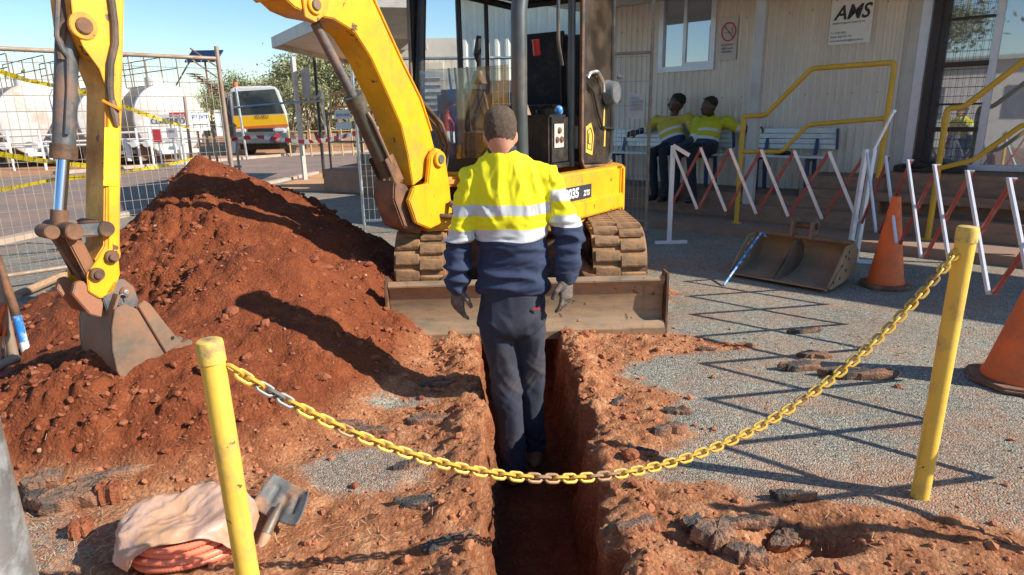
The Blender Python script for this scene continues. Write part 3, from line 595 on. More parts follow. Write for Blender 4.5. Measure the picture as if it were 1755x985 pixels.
# ------------------------------------------------------------------ expanding barriers
def lattice(p0, p1, n, label, ztop=1.06, zbot=.40, zt1=None, zb1=None):
    p0, p1 = Vector(p0), Vector(p1); zt1 = zt1 or ztop; zb1 = zb1 or zbot
    t = thing('expanding_barrier', p0, label, 'barrier', 'red and white expanding barriers')
    d = (p1-p0)/n; nn = d.normalized().cross(UP)
    def pt(k, top, o=0): f = k/n; return p0+d*k+UP*((ztop+(zt1-ztop)*f) if top else (zbot+(zb1-zbot)*f))+nn*o
    def bar(a, c, m, nm):
        b = MB(); b.beam(a, c, .029, .018, up=nn); b.build(nm, m, t, bevel=.003)
    for k in range(n):
        bar(pt(k, True, .013), pt(k+1, False, .013), M['white_metal'], 'white_bar'); bar(pt(k, False, -.013), pt(k+1, True, -.013), M['red_barrier'], 'red_bar')
        for c in ((pt(k, True)+pt(k+1, False))/2, pt(k+1, False), pt(k+1, True)):
            b = MB(); b.cyl(c-nn*.027, c+nn*.027, .007, n=8); b.build('rivet', M['galv'], t)
    return t, nn
A1 = Vector((1.78, 7.12, 0)); A2 = Vector((3.27, 5.98, 0)); A3 = Vector((2.62, 2.97, 0))
t, nn = lattice(A1, A2, 6, 'far expanding barrier running in front of the seated men', 1.07, .42, 1.04, .40)
for q in (A1,):
    b = MB(); b.box(q+UP*.55, (.05, .03, 1.07), None); b.build('end_post', M['white_metal'], t, bevel=.003)
    b = MB(); b.beam(q+Vector((-.16, -.02, .02)), q+Vector((.2, .0, .02)), .05, .035); b.build('foot', M['white_metal'], t, bevel=.003)
b = MB(); b.beam(A1+UP*1.085, A1+Vector((.16, -.08, .98)), .03, .04); b.build('end_handle', M['white_metal'], t, bevel=.003)
A4 = A2+(A3-A2)*1.45
t2, nn = lattice(A2+(A3-A2)*.02, A4, 9, 'near expanding barrier running past the orange cones towards the camera', 1.04, .40, 1.04, .38)
for dx in (-.035, .035):
    b = MB(); b.beam(A2+Vector((dx-.02, 0, .02)), A2+Vector((dx+.03, 0, 1.07)), .05, .035); b.build('end_post', M['white_metal'], t2, bevel=.003)
b = MB(); b.beam(A2+Vector((.06, 0, 1.05)), A2+Vector((.20, 0, 1.40)), .02, .022); b.cyl(A2+Vector((.20, -.02, 1.40)), A2+Vector((.20, .02, 1.40)), .016, n=10); b.build('swing_arm', M['white_metal'], t2, bevel=.002)
b = MB(); b.box(A4+UP*.55, (.05, .035, 1.07)); b.build('end_post', M['white_metal'], t2, bevel=.003)
b = MB(); b.beam(A3+Vector((.0, -.02, .025)), A3+Vector((.4, .1, .025)), .06, .045); b.build('foot', M['white_metal'], t2, bevel=.003)
b = MB(); b.beam(A2+Vector((-.16, .08, .02)), A2+Vector((.2, -.05, .02)), .05, .035); b.build('foot', M['white_metal'], t2, bevel=.003)
# ------------------------------------------------------------------ traffic cones
def tcone(x, y, label, h=.70, r=.155, rt=.032, base=.19, lean=(0, 0)):
    t = thing('traffic_cone', (x, y, 0), label, 'traffic cone', 'orange traffic cones')
    prof = [(r, .03), (r*1.02, .04), (r*.93, .07)]+[(r*.93+(rt-r*.93)*k/8, .07+(h-.07)*k/8) for k in range(1, 9)]+[(rt*.75, h), (rt*.7, h-.05)]
    b = MB(); n = 40; rings = []
    for rr, z in prof:
        rings.append([b.bm.verts.new((x+rr*math.cos(2*math.pi*k/n)+lean[0]*z, y+rr*math.sin(2*math.pi*k/n)+lean[1]*z, z+.004)) for k in range(n)])
    for A, B in zip(rings, rings[1:]):
        for k in range(n): b.bm.faces.new((A[k], A[(k+1) % n], B[(k+1) % n], B[k]))
    b.build('cone_body', M['cone'], t, smooth=60)
    b = MB(); pr = []
    for k in range(8):
        a0 = k*math.pi/4+math.pi/8
        pr += [(base*1.08*math.cos(a0), base*1.08*math.sin(a0))]
    b.prism(pr, (x, y, 0), (.96, .28, 0), (-.28, .96, 0), UP, .004, .034); b.build('cone_base', M['cone_base'], t, bevel=.012)
c1 = G(1516, 490); tcone(c1.x, c1.y, 'orange traffic cone behind the empty excavator bucket', h=.74, r=.14, base=.19, lean=(.0, .0))
c2 = G(1722, 655); tcone(c2.x+.06, c2.y, 'nearest orange traffic cone at the barrier foot on the right', h=.72, r=.165, base=.22, lean=(.10, .02))
# ------------------------------------------------------------------ bollards and chain
def bollard(base, top, r, label):
    t = thing('bollard', base, label, 'bollard', 'yellow pipe bollards')
    base, top = Vector(base), Vector(top); ax = (top-base).normalized()
    b = MB(); b.tube([base-ax*.1, base, base+(top-base)*.5, top-ax*.045], r, 40); b.build('pipe', M['boll_yellow'], t, smooth=50)
    b = MB(); b.tube([top-ax*.055, top-ax*.012, top-ax*.003, top], [r*1.1, r*1.1, r*1.02, r*.85], 40); b.build('cap', M['boll_cap'], t, smooth=40)
    return t
bR, tR = Vector((1.53, 2.14, 0)), Vector((1.56, 2.16, 1.03)); bL, tL = Vector((-.685, 1.40, 0)), Vector((-.705, 1.41, .935))
bollard(bR, tR, .031, 'yellow bollard on the right with a scraped rusty cap'); bollard(bL, tL, .028, 'yellow bollard on the left beside the shovel')
dv = (tR-tL).normalized(); c0 = tL-UP*.075+dv*.034; c1_ = tR-UP*.085-dv*.036
t = thing('chain', (c0+c1_)/2-UP*.5, 'yellow chain sagging between the two bollards across the trench', 'chain')
def cat_pt(f):
    u = (f-.47); a_ = 2.05; y_ = (math.cosh(a_*u)-1)/(math.cosh(a_*.5)-1); base = c0.lerp(c1_, f); sag = .545
    e0 = (math.cosh(a_*-.47)-1)/(math.cosh(a_*.5)-1); e1 = (math.cosh(a_*.53)-1)/(math.cosh(a_*.5)-1); lin = e0+(e1-e0)*f
    return base-UP*sag*(lin-y_)
lk = MB(); L_, Rr, wr = .0155, .0105, .0042; pts = [(L_+Rr*math.cos(a_) if abs(a_) <= math.pi/2 else 0, 0) for a_ in ()]
pts = []
for k in range(7): a_ = -math.pi/2+math.pi*k/6; pts.append(Vector((L_*.62+Rr*math.cos(a_), Rr*math.sin(a_), 0)))
for k in range(7): a_ = math.pi/2+math.pi*k/6; pts.append(Vector((-L_*.62+Rr*math.cos(a_), Rr*math.sin(a_), 0)))
lk.tube(pts, wr, 6, closed=True); lme = {k: None for k in 'yrg'}; lme['y'] = lk.mesh('link', M['chain_y']); lme['r'] = lme['y'].copy(); lme['r'].materials[0] = M['chain_r']; lme['g'] = lme['y'].copy(); lme['g'].materials[0] = M['chain_g']
fs = np.linspace(0, 1, 4001); pp = [cat_pt(f) for f in fs]; ac = [0.0]
for a_, c_ in zip(pp, pp[1:]): ac.append(ac[-1]+(c_-a_).length)
NL = int(ac[-1]/.0285); pinv = parent_inv(t)
for k in range(NL):
    f = np.interp((k+.5)/NL*ac[-1], ac, fs); p = cat_pt(f); tg = (cat_pt(min(1, f+.004))-cat_pt(max(0, f-.004))).normalized()
    u = tg.cross(UP).normalized(); w_ = tg.cross(u); an = rad(42) if k % 2 else rad(-48); yy = u*math.cos(an)+w_*math.sin(an); zz = tg.cross(yy)
    kind_ = 'g' if k in (3, 4, 5) else ('r' if 31 <= k <= 33 or 38 <= k <= 40 or random.random() < .04 else 'y')
    o = bpy.data.objects.new('link', lme[kind_]); COL.objects.link(o); o.parent = t; o.matrix_parent_inverse = pinv
    o.matrix_basis = Matrix.Translation(p) @ Matrix((tg, yy, zz)).transposed().to_4x4() @ Matrix.Diagonal((1.12, 1.12, 1.12, 1))
# ------------------------------------------------------------------ foreground: galvanised post, conduit coil, shovel
b = MB(); pa = AY(-38, 1000, .62); pb = Vector((AY(-38, 1000, .62).x-.0, .62, 0)); tp = AY(-40, 640, .72)
bx = -.60; b.tube([(bx, .60, 0), (bx, .60, 1.17), (bx, .60, 1.185), (bx, .60, 1.193)], [.058, .058, .055, .044], 40)
tag(b.build('gate_post', M['galv'], smooth=45), 'galvanised steel post at the left edge close to the camera', 'post')
# ------------------------------------------------------------------ excavator
EX = thing('excavator', (.05, 5.55, 0), 'yellow mini excavator with open cab standing over the trench', 'excavator')
b = MB()
# rubber tracks
def track(cx, y0, y1, h, w, name='track'):
    r = h/2; pts = []
    for k in range(13): a_ = math.pi/2+math.pi*k/12; pts.append((y0+r+r*math.cos(a_)*1.0, r+r*math.sin(a_)))
    for k in range(13): a_ = -math.pi/2+math.pi*k/12; pts.append((y1-r+r*math.cos(a_), r+r*math.sin(a_)))
    b = MB(); X_, Y_, Z_ = (1, 0, 0), (0, 1, 0), (0, 0, 1); N = len(pts)
    inn = []
    for (a_, c_) in pts:
        cy = min(max(a_, y0+r), y1-r); d_ = Vector((a_-cy, c_-r)); d_ = d_.normalized()*(d_.length-.035) if d_.length > 0 else d_; inn.append((cy+d_.x, r+d_.y))
    A = [[b.bm.verts.new((cx+sx*w/2, p[0], p[1]+.012)) for p in q] for sx in (-1, 1) for q in (pts, inn)]
    for k in range(N):
        j = (k+1) % N
        b.bm.faces.new((A[0][k], A[2][k], A[2][j], A[0][j])); b.bm.faces.new((A[1][j], A[3][j], A[3][k], A[1][k]))
        b.bm.faces.new((A[0][j], A[1][j], A[1][k], A[0][k])); b.bm.faces.new((A[2][k], A[3][k], A[3][j], A[2][j]))
    bmesh.ops.recalc_face_normals(b.bm, faces=b.bm.faces[:])
    tr = b.build(name, M['rubber'], EX, smooth=40)
    # path for lugs
    per = [Vector((0, p[0], p[1]+.012)) for p in pts]+[Vector((0, pts[0][0], pts[0][1]+.012))]; L = [0]
    for a_, c_ in zip(per, per[1:]): L.append(L[-1]+(c_-a_).length)
    nl = 44; lug = MB(); lw = w*.46
    lug.prism([(-.046, 0), (.046, 0), (.036, .026), (-.036, .026)], (0, 0, 0), (0, 1, 0), (0, 0, 1), (1, 0, 0), -lw/2, lw/2); lm = lug.mesh('track_lug', M['rubber'], bevel=.004, smooth=0)
    for k in range(nl):
        for sd_i, sx in enumerate((-1, 1)):
            d_ = (k+(.35 if sd_i else 0))/nl*L[-1]; q = max(i_ for i_ in range(len(L)) if L[i_] <= d_+1e-9); q = min(q, len(per)-2); f_ = (d_-L[q])/(L[q+1]-L[q]); p = per[q].lerp(per[q+1], f_); tg = (per[q+1]-per[q]).normalized(); nrm = Vector((1, 0, 0)).cross(tg)
            if nrm.dot(p-Vector((0, min(max(p.y, y0+r), y1-r), r+.012))) < 0: nrm = -nrm
            o = bpy.data.objects.new('track_lug', lm); COL.objects.link(o); o.parent = tr
            o.matrix_basis = Matrix.Translation((cx+sx*w*.235, p.y, p.z)) @ Matrix((Vector((1, 0, 0)), tg, nrm)).transposed().to_4x4()
    # wheels
    for yy, rr, mm in ((y0+r, r-.045, 'steel_rust'), (y1-r, r-.05, 'steel_rust')):
        b = MB(); b.cyl((cx-w*.22, yy, r+.012), (cx+w*.22, yy, r+.012), rr, n=28); b.cyl((cx-w*.3, yy, r+.012), (cx+w*.3, yy, r+.012), rr*.3, n=16); b.build('track_wheel', M[mm], tr)
    for k in range(4):
        yy = y0+r*1.9+k*(y1-y0-r*3.8)/3; b = MB(); b.cyl((cx-w*.3, yy, .115), (cx+w*.3, yy, .115), .075, n=16); b.build('track_roller', M['steel_rust'], tr)
    b = MB(); b.box((cx, (y0+y1)/2, r+.01), (w*.5, y1-y0-2*r*.95, r*.75)); b.build('track_frame', M['steel_rust'], EX, bevel=.01)
track(-.665, 4.52, 6.72, .60, .37); track(.785, 4.50, 6.70, .60, .39)
b = MB(); b.box((.06, 5.5, .36), (1.15, .9, .22)); b.beam((-.35, 5.2, .36), (-.5, 4.2, .2), .1, .14); b.beam((.45, 5.2, .36), (.6, 4.2, .2), .1, .14)
b.build('blade_arm', M['steel_rust'], EX, bevel=.01)
b = MB(); b.cyl((.05, 5.5, .42), (.05, 5.5, .62), .36, n=32); b.build('slew_ring', M['steel_rust'], EX)
b = MB(); b.cyl((.05, 4.9, .34), (.05, 4.3, .22), .045, n=14); b.build('blade_cylinder', M['steel_worn'], EX)
# dozer blade
BX = Vector((.9995, .03, 0)); BY = Vector((.03, -.9995, 0)); bo = Vector((.10, 4.06, .0))
pr = [(-.01, .40), (.018, .395), (.03, .37), (-.012, .32), (-.025, .24), (-.028, .16), (-.012, .105), (.05, .02), (.055, .0), (.03, .0), (-.05, .09), (-.065, .18), (-.06, .28), (-.03, .36)]
b = MB(); b.prism(pr, bo, BY, (0, 0, 1), BX, -.905, .905); b.build('dozer_blade', M['blade'], EX, bevel=.004)
b = MB(); b.prism([(.052, .008), (.066, -.004), (.07, .055), (.055, .06), (.03, .10), (.018, .09)], bo, BY, (0, 0, 1), BX, -.904, .904); b.build('blade_edge', M['blade'], EX, bevel=.003)
for sx in (-1, 1):
    b = MB(); b.prism([(.045, .005), (.04, .42), (-.08, .42), (-.10, .25), (-.08, .05)], bo, BY, (0, 0, 1), BX, sx*.907, sx*.925); b.build('blade_end_plate', M['steel_rust'], EX, bevel=.003)
# upper body
Ff = Vector((-.545, -.839, 0)); Fs = Vector((.839, -.545, 0)); EO = Vector((.02, 5.58, 0))
def E_(f, s, z): return EO+Ff*f+Fs*s+UP*z
def arc(cx, cy, r, a0, a1, n): return [(cx+r*math.cos(rad(a0+(a1-a0)*k/n)), cy+r*math.sin(rad(a0+(a1-a0)*k/n))) for k in range(n+1)]
base = [(.70, -.60), (.78, -.30), (.78, .18), (.70, .62), (.62, .74), (-.30, .80)]+arc(-.15, 0, .86, 110, 250, 14)+[(-.30, -.80), (.55, -.80)]
b = MB(); b.prism(base, EO, Ff, Fs, UP, .60, .70); b.build('turntable_deck', M['yellow_dusty'], EX, bevel=.01)
sk = [(.70, .60), (.62, .74), (-.34, .805), (-.34, .70), (.58, .66)]
b = MB(); b.prism([(.735, .50), (.65, .735), (.60, .77), (-.40, .83), (-.40, .70), (.56, .64), (.60, .50)], EO, Ff, Fs, UP, .70, 1.005)
b.build('side_skirt', M['yellow'], EX, bevel=.022)
b = MB(); b.prism([(.62, .775), (.60, .80), (-.42, .86), (-.42, .81)], EO, Ff, Fs, UP, .655, .78); b.build('side_step', M['yellow'], EX, bevel=.012)
b = MB(); b.prism([(-.40, .70), (-.40, .845)]+arc(-.15, 0, .90, 108, 252, 18)+[(-.40, -.80)], EO, Ff, Fs, UP, .62, 1.0); b.build('counterweight', M['yellow'], EX, bevel=.03)
b = MB(); b.prism([(.78, -.50), (.80, -.10), (.80, .35), (.745, .49), (.60, .49), (.60, -.60)], EO, Ff, Fs, UP, .91, 1.02); b.build('front_belt', M['yellow'], EX, bevel=.012)
b = MB(); b.prism([(.72, -.50), (.735, -.10), (.735, .35), (.70, .49), (.55, .49), (.55, -.60)], EO, Ff, Fs, UP, .705, .905); b.build('front_panel', M['dark_paint'], EX, bevel=.006)
b = MB(); b.prism([(-.45, -.78), (.55, -.78), (.60, -.50), (.45, -.44), (-.45, -.44)], EO, Ff, Fs, UP, .70, 1.02); b.build('side_cover', M['yellow_dusty'], EX, bevel=.03)
b = MB(); b.prism([(-.85, -.44), (-.85, .45), (-.98, .2), (-.98, -.3)], EO, Ff, Fs, UP, 1.12, 1.45); b.build('engine_hood', M['dark_paint'], EX, bevel=.03)
# decal
n_ = (Fs*1.0+Ff*.04).normalized()
p_a = E_(.60, .773, 0); p_b = E_(-.40, .833, 0); dx = (p_b-p_a).normalized(); nn_ = dx.cross(UP)
b = MB(); b.prism([(0, 0), (.42, 0), (.42, .105), (0, .105)], E_(.60, .774, .80)+dx*.07+nn_*.0035-UP*0, dx, UP, nn_, 0, .0015); b.build('model_decal', M['print_dark'], EX, smooth=0)
text('model_number', '8035', E_(.60, .774, .822)+dx*.085+nn_*.006, dx, UP, .098, M['white'], EX, shear=.12, bold=.0035, sx=1.05)
text('model_suffix', 'ZTS', E_(.60, .774, .822)+dx*.365+nn_*.006, dx, UP, .056, M['white'], EX, shear=.12, bold=.002, sx=.95)
# cab
c0f, c1f, s0, s1 = .70, -.82, -.44, .56; ZB, ZT = 1.02, 2.48
def post(nm, pts, r, m='dark_paint', par=EX, n=12): b = MB(); b.tube(pts, r, n); return b.build(nm, M[m], par)
post('cab_pillar', [E_(c0f, s1-.03, ZB-.02), E_(c0f+.01, s1-.03, 1.5), E_(c0f, s1-.03, 2.1), E_(c0f-.1, s1-.04, ZT)], .056, 'grey_paint', n=24)
post('cab_pillar', [E_(c0f, s0+.05, ZB), E_(c0f+.01, s0+.05, 1.5), E_(c0f-.1, s0+.05, ZT)], .04)
b = MB(); b.beam(E_(c0f-.02, s0+.0, ZB), E_(c0f-.06, s0+.0, ZT), .14, .05, up=Fs); b.build('front_pillar_trim', M['dark_paint'], EX, bevel=.01)
post('windscreen_bracket', [E_(c0f+.05, s0+.05, 1.2), E_(c0f+.09, s0+.05, 1.5), E_(c0f+.07, s0+.05, 2.3)], .012, 'steel_worn', n=8)
post('cab_pillar', [E_(c1f, s0+.04, 1.1), E_(c1f, s0+.04, ZT)], .04); post('cab_pillar', [E_(c1f, s1-.04, 1.1), E_(c1f, s1-.04, ZT)], .045)
post('door_pillar', [E_(-.02, s1-.0, ZB), E_(-.02, s1, ZT)], .03, 'grey_paint', n=10)
b = MB(); b.prism([(c0f, s0), (c0f, s1), (c1f, s1), (c1f, s0)], EO, Ff, Fs, UP, 2.44, 2.54); b.build('cab_roof', M['dark_paint'], EX, bevel=.04)
b = MB(); b.prism([(c0f-.02, s0), (c0f-.02, s1), (c1f, s1), (c1f, s0)], EO, Ff, Fs, UP, 1.025, 1.06); b.build('cab_floor', M['black'], EX)
for a_, c_ in (((c0f+.02, s0, ZB), (c0f+.02, s1, ZB)),):
    b = MB(); b.beam(E_(c0f+.0, s0, 1.085), E_(c0f+.0, s1-.05, 1.085), .05, .13); b.build('cab_sill', M['dark_paint'], EX, bevel=.01)
# right-hand cab side: dark frame, mullions
for z in (1.45, 2.4): post('cab_rail', [E_(c0f, s0+.02, z), E_(c1f, s0+.02, z)], .03)
b = MB(); b.beam(E_(c0f-.05, s0+.01, 1.22), E_(c1f, s0+.01, 1.22), .03, .42); b.build('side_panel', M['dark_paint'], EX, bevel=.005)
for f_, r_ in ((.12, .024), (-.28, .02)): post('window_mullion', [E_(f_, s0+.02, 1.45), E_(f_, s0+.02, ZT)], r_)
b = MB(); b.beam(E_(c1f, s0+.45, 1.62), E_(c1f, s1-.05, 1.62), .04, 1.0); b.build('rear_panel', M['black'], EX, bevel=.005)
post('cab_rail', [E_(c1f, s0, 2.42), E_(c1f, s1, 2.42)], .03); post('cab_rail', [E_(c0f-.1, s0, 2.46), E_(c0f-.1, s1, 2.46)], .045)
b = MB(); b.prism([(.48, .5), (.57, .5), (.57, 1.4), (.48, 1.4)], E_(c1f+.05, 0, 1.0), Fs, UP, Ff, -.02, .0); b.build('rear_corner_panel', M['dark_paint'], EX)
# lower front glass with rounded corner
gp = [(.46, 0), (.46, .63), (-.34, .63), (-.36, .22)]+arc(-.18, .16, .18, 180, 270, 6)+[(.0, -.02)]
b = MB(); b.prism(gp, E_(c0f+.035, 0, 1.14), Fs, UP, Ff, 0, .006); b.build('lower_windscreen', M['cabglass'], EX, smooth=0)
# door, folded back along the side
dz0, dz1 = 1.03, 2.46; do = EO+Fs*(s1+.085)
dp = [(-.06, dz0+.02), (-.06, dz1), (-.58, dz1), (-.60, 1.3), (-.58, dz0+.05), (-.53, dz0)]
ring = [Vector(do)+Ff*p[0]+UP*p[1] for p in dp]
b = MB(); b.tube(fil(ring+[ring[0]], .05)[:-1]+[], .024, 10, closed=True); dr = b.build('cab_door', M['dark_paint'], EX)
b = MB(); b.tube([do+Ff*-.03+UP*dz1, do+Ff*-.03+UP*1.08, do+Ff*-.06+UP*1.015, do+Ff*-.5+UP*.995, do+Ff*-.6+UP*1.03], .018, 10); b.build('door_seal', M['rust_trim'] if 'rust_trim' in M else M['steel_rust'], dr)
b = MB(); b.prism([(p[0]*.97-.005, p[1]) for p in dp], do, Ff, UP, Fs, -.003, .003); b.build('door_glass', M['doorglass'], dr, smooth=0)
b = MB(); b.tube([do+Ff*x_+UP*z_+Fs*.02 for x_, z_ in ((-.07, 1.66), (-.2, 1.60), (-.30, 1.42), (-.38, 1.32), (-.6, 1.30))], .010, 8); b.build('door_rib', M['black'], dr)
b = MB(); b.tube(fil([do+Fs*.03+Ff*x_+UP*z_ for x_, z_ in ((-.07, 1.70), (-.11, 1.74), (-.25, 1.76), (-.36, 1.68), (-.37, 1.60))], .03), .014, 8); b.build('door_handle', M['chrome_bright'], dr)
b = MB(); b.cyl(do+Ff*-.50+Fs*.0+UP*1.60, do+Ff*-.50+Fs*.09+UP*1.60, .105, .09, n=28); b.cyl(do+Ff*-.50+Fs*.09+UP*1.72, do+Ff*-.52+Fs*.12+UP*1.72, .02, n=10); b.build('door_latch_cover', M['truck_grey'], dr, bevel=.008)
b = MB(); b.prism([(-.10, 1.13), (-.22, 1.10), (-.25, 1.26), (-.19, 1.36), (-.10, 1.33)], do, Ff, UP, Fs, .004, .006); b.build('door_decal', M['boll_yellow'], dr, smooth=0)
b = MB(); b.tube([do+Fs*.0075+Ff*x_+UP*z_ for x_, z_ in ((-.12, 1.16), (-.20, 1.14), (-.22, 1.26), (-.18, 1.32), (-.12, 1.30))], .005, 4, closed=True); b.tube([do+Fs*.0075+Ff*x_+UP*z_ for x_, z_ in ((-.15, 1.28), (-.14, 1.2), (-.18, 1.19))], .005, 4); b.build('decal_print', M['print_dark'], dr)
for k, (x_, z_) in enumerate(((-.44, 1.16), (-.42, 1.33))):
    b = MB(); b.prism([(x_, z_), (x_-.03, z_), (x_-.035, z_+.15), (x_-.015, z_+.15)], do, Ff, UP, Fs, .004, .006); b.build('paint_streak', M['boll_yellow'], dr, smooth=0)
b = MB(); b.beam(E_(-.02, s1+.04, 1.16), E_(-.02, s1+.04, 1.34), .035, .05, up=Fs); b.build('door_hinge', M['grey_paint'], EX, bevel=.005)
# inside the cab
b = MB(); b.prism([(-.15, .32), (.30, .32), (.32, .42), (-.15, .44)], E_(-.22, .0, 1.08), Ff, UP, Fs, -.2, .33); st = b.build('seat', M['seat'], EX, bevel=.03)
b = MB(); b.prism([(-.32, .40), (-.18, .40), (-.16, .75), (-.20, 1.02), (-.28, 1.05), (-.36, .9)], E_(-.2, .05, 1.08), Ff, UP, Fs, -.2, .26); b.build('seat_back', M['seat'], EX, bevel=.05)
b = MB(); b.box(E_(.05, .34, 1.24), (.5, .42, .38), Matrix((Ff, Fs, UP)).transposed()); b.build('seat_pedestal', M['dark_paint'], EX, bevel=.02)
b = MB(); b.prism([(-.075, -.09), (.075, -.09), (.075, .09), (-.075, .09)], E_(.18, .555, 1.27), -Ff, UP, Fs, 0, .004); wp = b.build('warning_plate', M['fascia'], EX, bevel=.0)
for dx_, dz_ in ((-.035, -.03), (.035, -.03), (0, .04)):
    b = MB(); b.cyl(E_(.18-dx_, .560, 1.27+dz_), E_(.18-dx_, .572, 1.27+dz_), .026, .02, n=14); b.build('plug', M['steel_rust'], wp)
b = MB(); b.sph(E_(.08, .50, 1.46), (.035, .03, .04), 10); b.build('blue_cap', M['blue_rope'], EX)
def stick(f_, s_, z_, h=.36):
    b = MB(); b.cyl(E_(f_, s_, z_), E_(f_, s_, z_+.10), .07, .035, n=14); g_ = b.build('lever_gaiter', M['steel_worn'], EX)
    b = MB(); b.tube([E_(f_, s_, z_+.08), E_(f_-.01, s_, z_+.16), E_(f_+.01, s_, z_+.22), E_(f_-.02, s_, z_+h)], [.018, .02, .032, .022], 10); b.build('control_lever', M['black'], EX)
stick(.28, -.12, 1.68); stick(.30, .30, 1.43, .24)
for k in range(4): post('travel_lever', [E_(.42, -.28+.06*k, 1.5), E_(.46, -.28+.06*k, 1.80)], .010, 'black', n=6)
b = MB(); b.box(E_(.30, -.25, 1.36), (.4, .32, .56), Matrix((Ff, Fs, UP)).transposed()); b.build('side_console', M['black'], EX, bevel=.04)
b = MB(); b.tube([E_(.5, .0, 1.45), E_(.50, .08, 1.60), E_(.48, .14, 1.3), E_(.45, .04, 1.2)], .014, 8); b.build('cab_hose', M['hose'], EX)
b = MB(); b.box(E_(.50, .06, 1.24), (.25, .3, .14), Matrix((Ff, Fs, UP)).transposed()); b.build('pedal_box', M['steel_blue'], EX, bevel=.02)
post('grab_rail', fil([E_(.1, s1-.04, 2.35), E_(.16, s1-.02, 2.30), E_(.16, s1-.02, 1.95), E_(.06, s1-.04, 1.80)], .05), .014, 'grey_paint', n=8)
b = MB(); b.tube([E_(-.1, .2, 1.9), E_(-.08, .2, 2.02)], .03, 8); b.build('red_knob', M['red'], EX)
ft = thing('fire_extinguisher', E_(.56, -.24, 1.12), 'red fire extinguisher standing behind the lower cab glass', 'fire extinguisher')
q = E_(.56, -.24, 1.12); b = MB(); b.tube([q, q+UP*.02, q+UP*.26, q+UP*.31, q+UP*.33], [.05, .055, .055, .03, .02], 20); b.build('cylinder', M['red'], ft)
b = MB(); b.tube([q+UP*.10, q+UP*.2], .0562, 20, caps=False); b.build('label_band', M['paper'], ft)
b = MB(); b.cyl(q+UP*.33, q+UP*.37, .018, n=10); b.beam(q+UP*.38, q+UP*.40+Fs*.08, .02, .012); b.build('valve', M['red'], ft)
b = MB(); b.tube([q+UP*.35, q+UP*.36-Fs*.08, q+UP*.2-Fs*.085, q+UP*.05-Fs*.07], .010, 8); b.build('hose', M['hose'], ft)
# ---------------- boom plane
KP = Vector((-.62, 4.75, 0)); BB = Vector((-.56, -.828, 0)).normalized(); BN = Vector((-BB.y, BB.x, 0))
def T(t, z, o=0): return KP+BB*t+BN*o+UP*z
def TB(u, v, off=0):
    q = onplane(u, v, KP+BN*off, BN); return ((q-KP).dot(BB), q.z)
def pin(t, z, o0, o1, r, m='steel_rust', par=EX, nm='pin', n=20): b = MB(); b.cyl(T(t, z, o0), T(t, z, o1), r, n=n); return b.build(nm, M[m], par, bevel=.003)
# swing casting on the body
b = MB(); b.prism([(.70, -.36), (1.0, -.24), (1.12, -.16), (1.14, -.02), (1.06, .08), (.9, .12), (.70, .20)], EO, Ff, Fs, UP, .62, .74); b.build('swing_casting', M['yellow_dusty'], EX, bevel=.02)
b = MB(); b.prism([(.70, -.28), (1.0, -.2), (1.10, -.14), (1.10, -.02), (1.0, .06), (.70, .10)], EO, Ff, Fs, UP, .93, 1.00); b.build('swing_casting', M['yellow_dusty'], EX, bevel=.02)
b = MB(); q = E_(.88, .20, .92); b.tube([E_(.74, .10, .74), E_(.84, .16, .80), E_(.88, .18, .90), E_(.86, .14, .99), E_(.76, .08, 1.02)], .034, 12); b.build('lifting_eye', M['yellow_dusty'], EX)
b = MB(); b.tube([E_(1.0, .1, .82), E_(1.0, .18, .78), E_(.9, .24, .82), E_(.82, .22, .86), E_(.76, .2, .84)], .026, 10); b.tube([E_(1.04, -.1, .9), E_(1.1, .04, .74), E_(1.02, .2, .72), E_(.9, .26, .84)], .022, 10); b.build('hydraulic_hose', M['hose'], EX)
post('swing_pin', [E_(1.045, -.085, .58), E_(1.045, -.085, 1.02)], .05, 'steel_worn')
# kingpost cheeks
kp = [(-.10, .70), (.16, .66), (.30, .72), (.36, .88), (.30, .97), (.16, .98), (.13, 1.10), (.12, 1.16), (.06, 1.22), (-.01, 1.20), (-.05, 1.12), (-.08, .95)]
for o0, o1 in ((-.165, -.125), (.125, .165)):
    b = MB(); b.prism(kp, KP, BB, UP, BN, o0, o1); b.build('kingpost_cheek', M['yellow'], EX, bevel=.008)
b = MB(); b.prism([(-.09, .72), (.14, .70), (.12, .95), (-.06, .95)], KP, BB, UP, BN, -.112, .112); b.build('kingpost_web', M['yellow_dusty'], EX, bevel=.01)
pin(.035, 1.14, .166, .19, .055, 'yellow', nm='pin_boss'); pin(.035, 1.14, -.17, .198, .032, 'steel_blue')
# boom
low = [TB(u, v, .11) for u, v in ((708, 318), (700, 268), (688, 215), (667, 167), (637, 100), (608, 54), (572, 32), (532, 24), (505, 12), (486, -6))]
up_ = [TB(u, v, .11) for u, v in ((640, 0), (665, 55), (690, 110), (720, 170), (738, 225), (746, 258))]
prof = low+[(1.40, 2.24), (1.8, 2.34), (2.10, 2.42), (2.16, 2.48), (2.12, 2.56), (1.7, 2.66), (1.25, 2.66), (.9, 2.56), (.66, 2.38)]+up_+[(-.02, 1.10), (.03, 1.06)]
b = MB(); b.prism(prof, KP, BB, UP, BN, -.11, .11); bo_ = b.build('boom', M['yellow'], EX, bevel=.006, smooth=30)
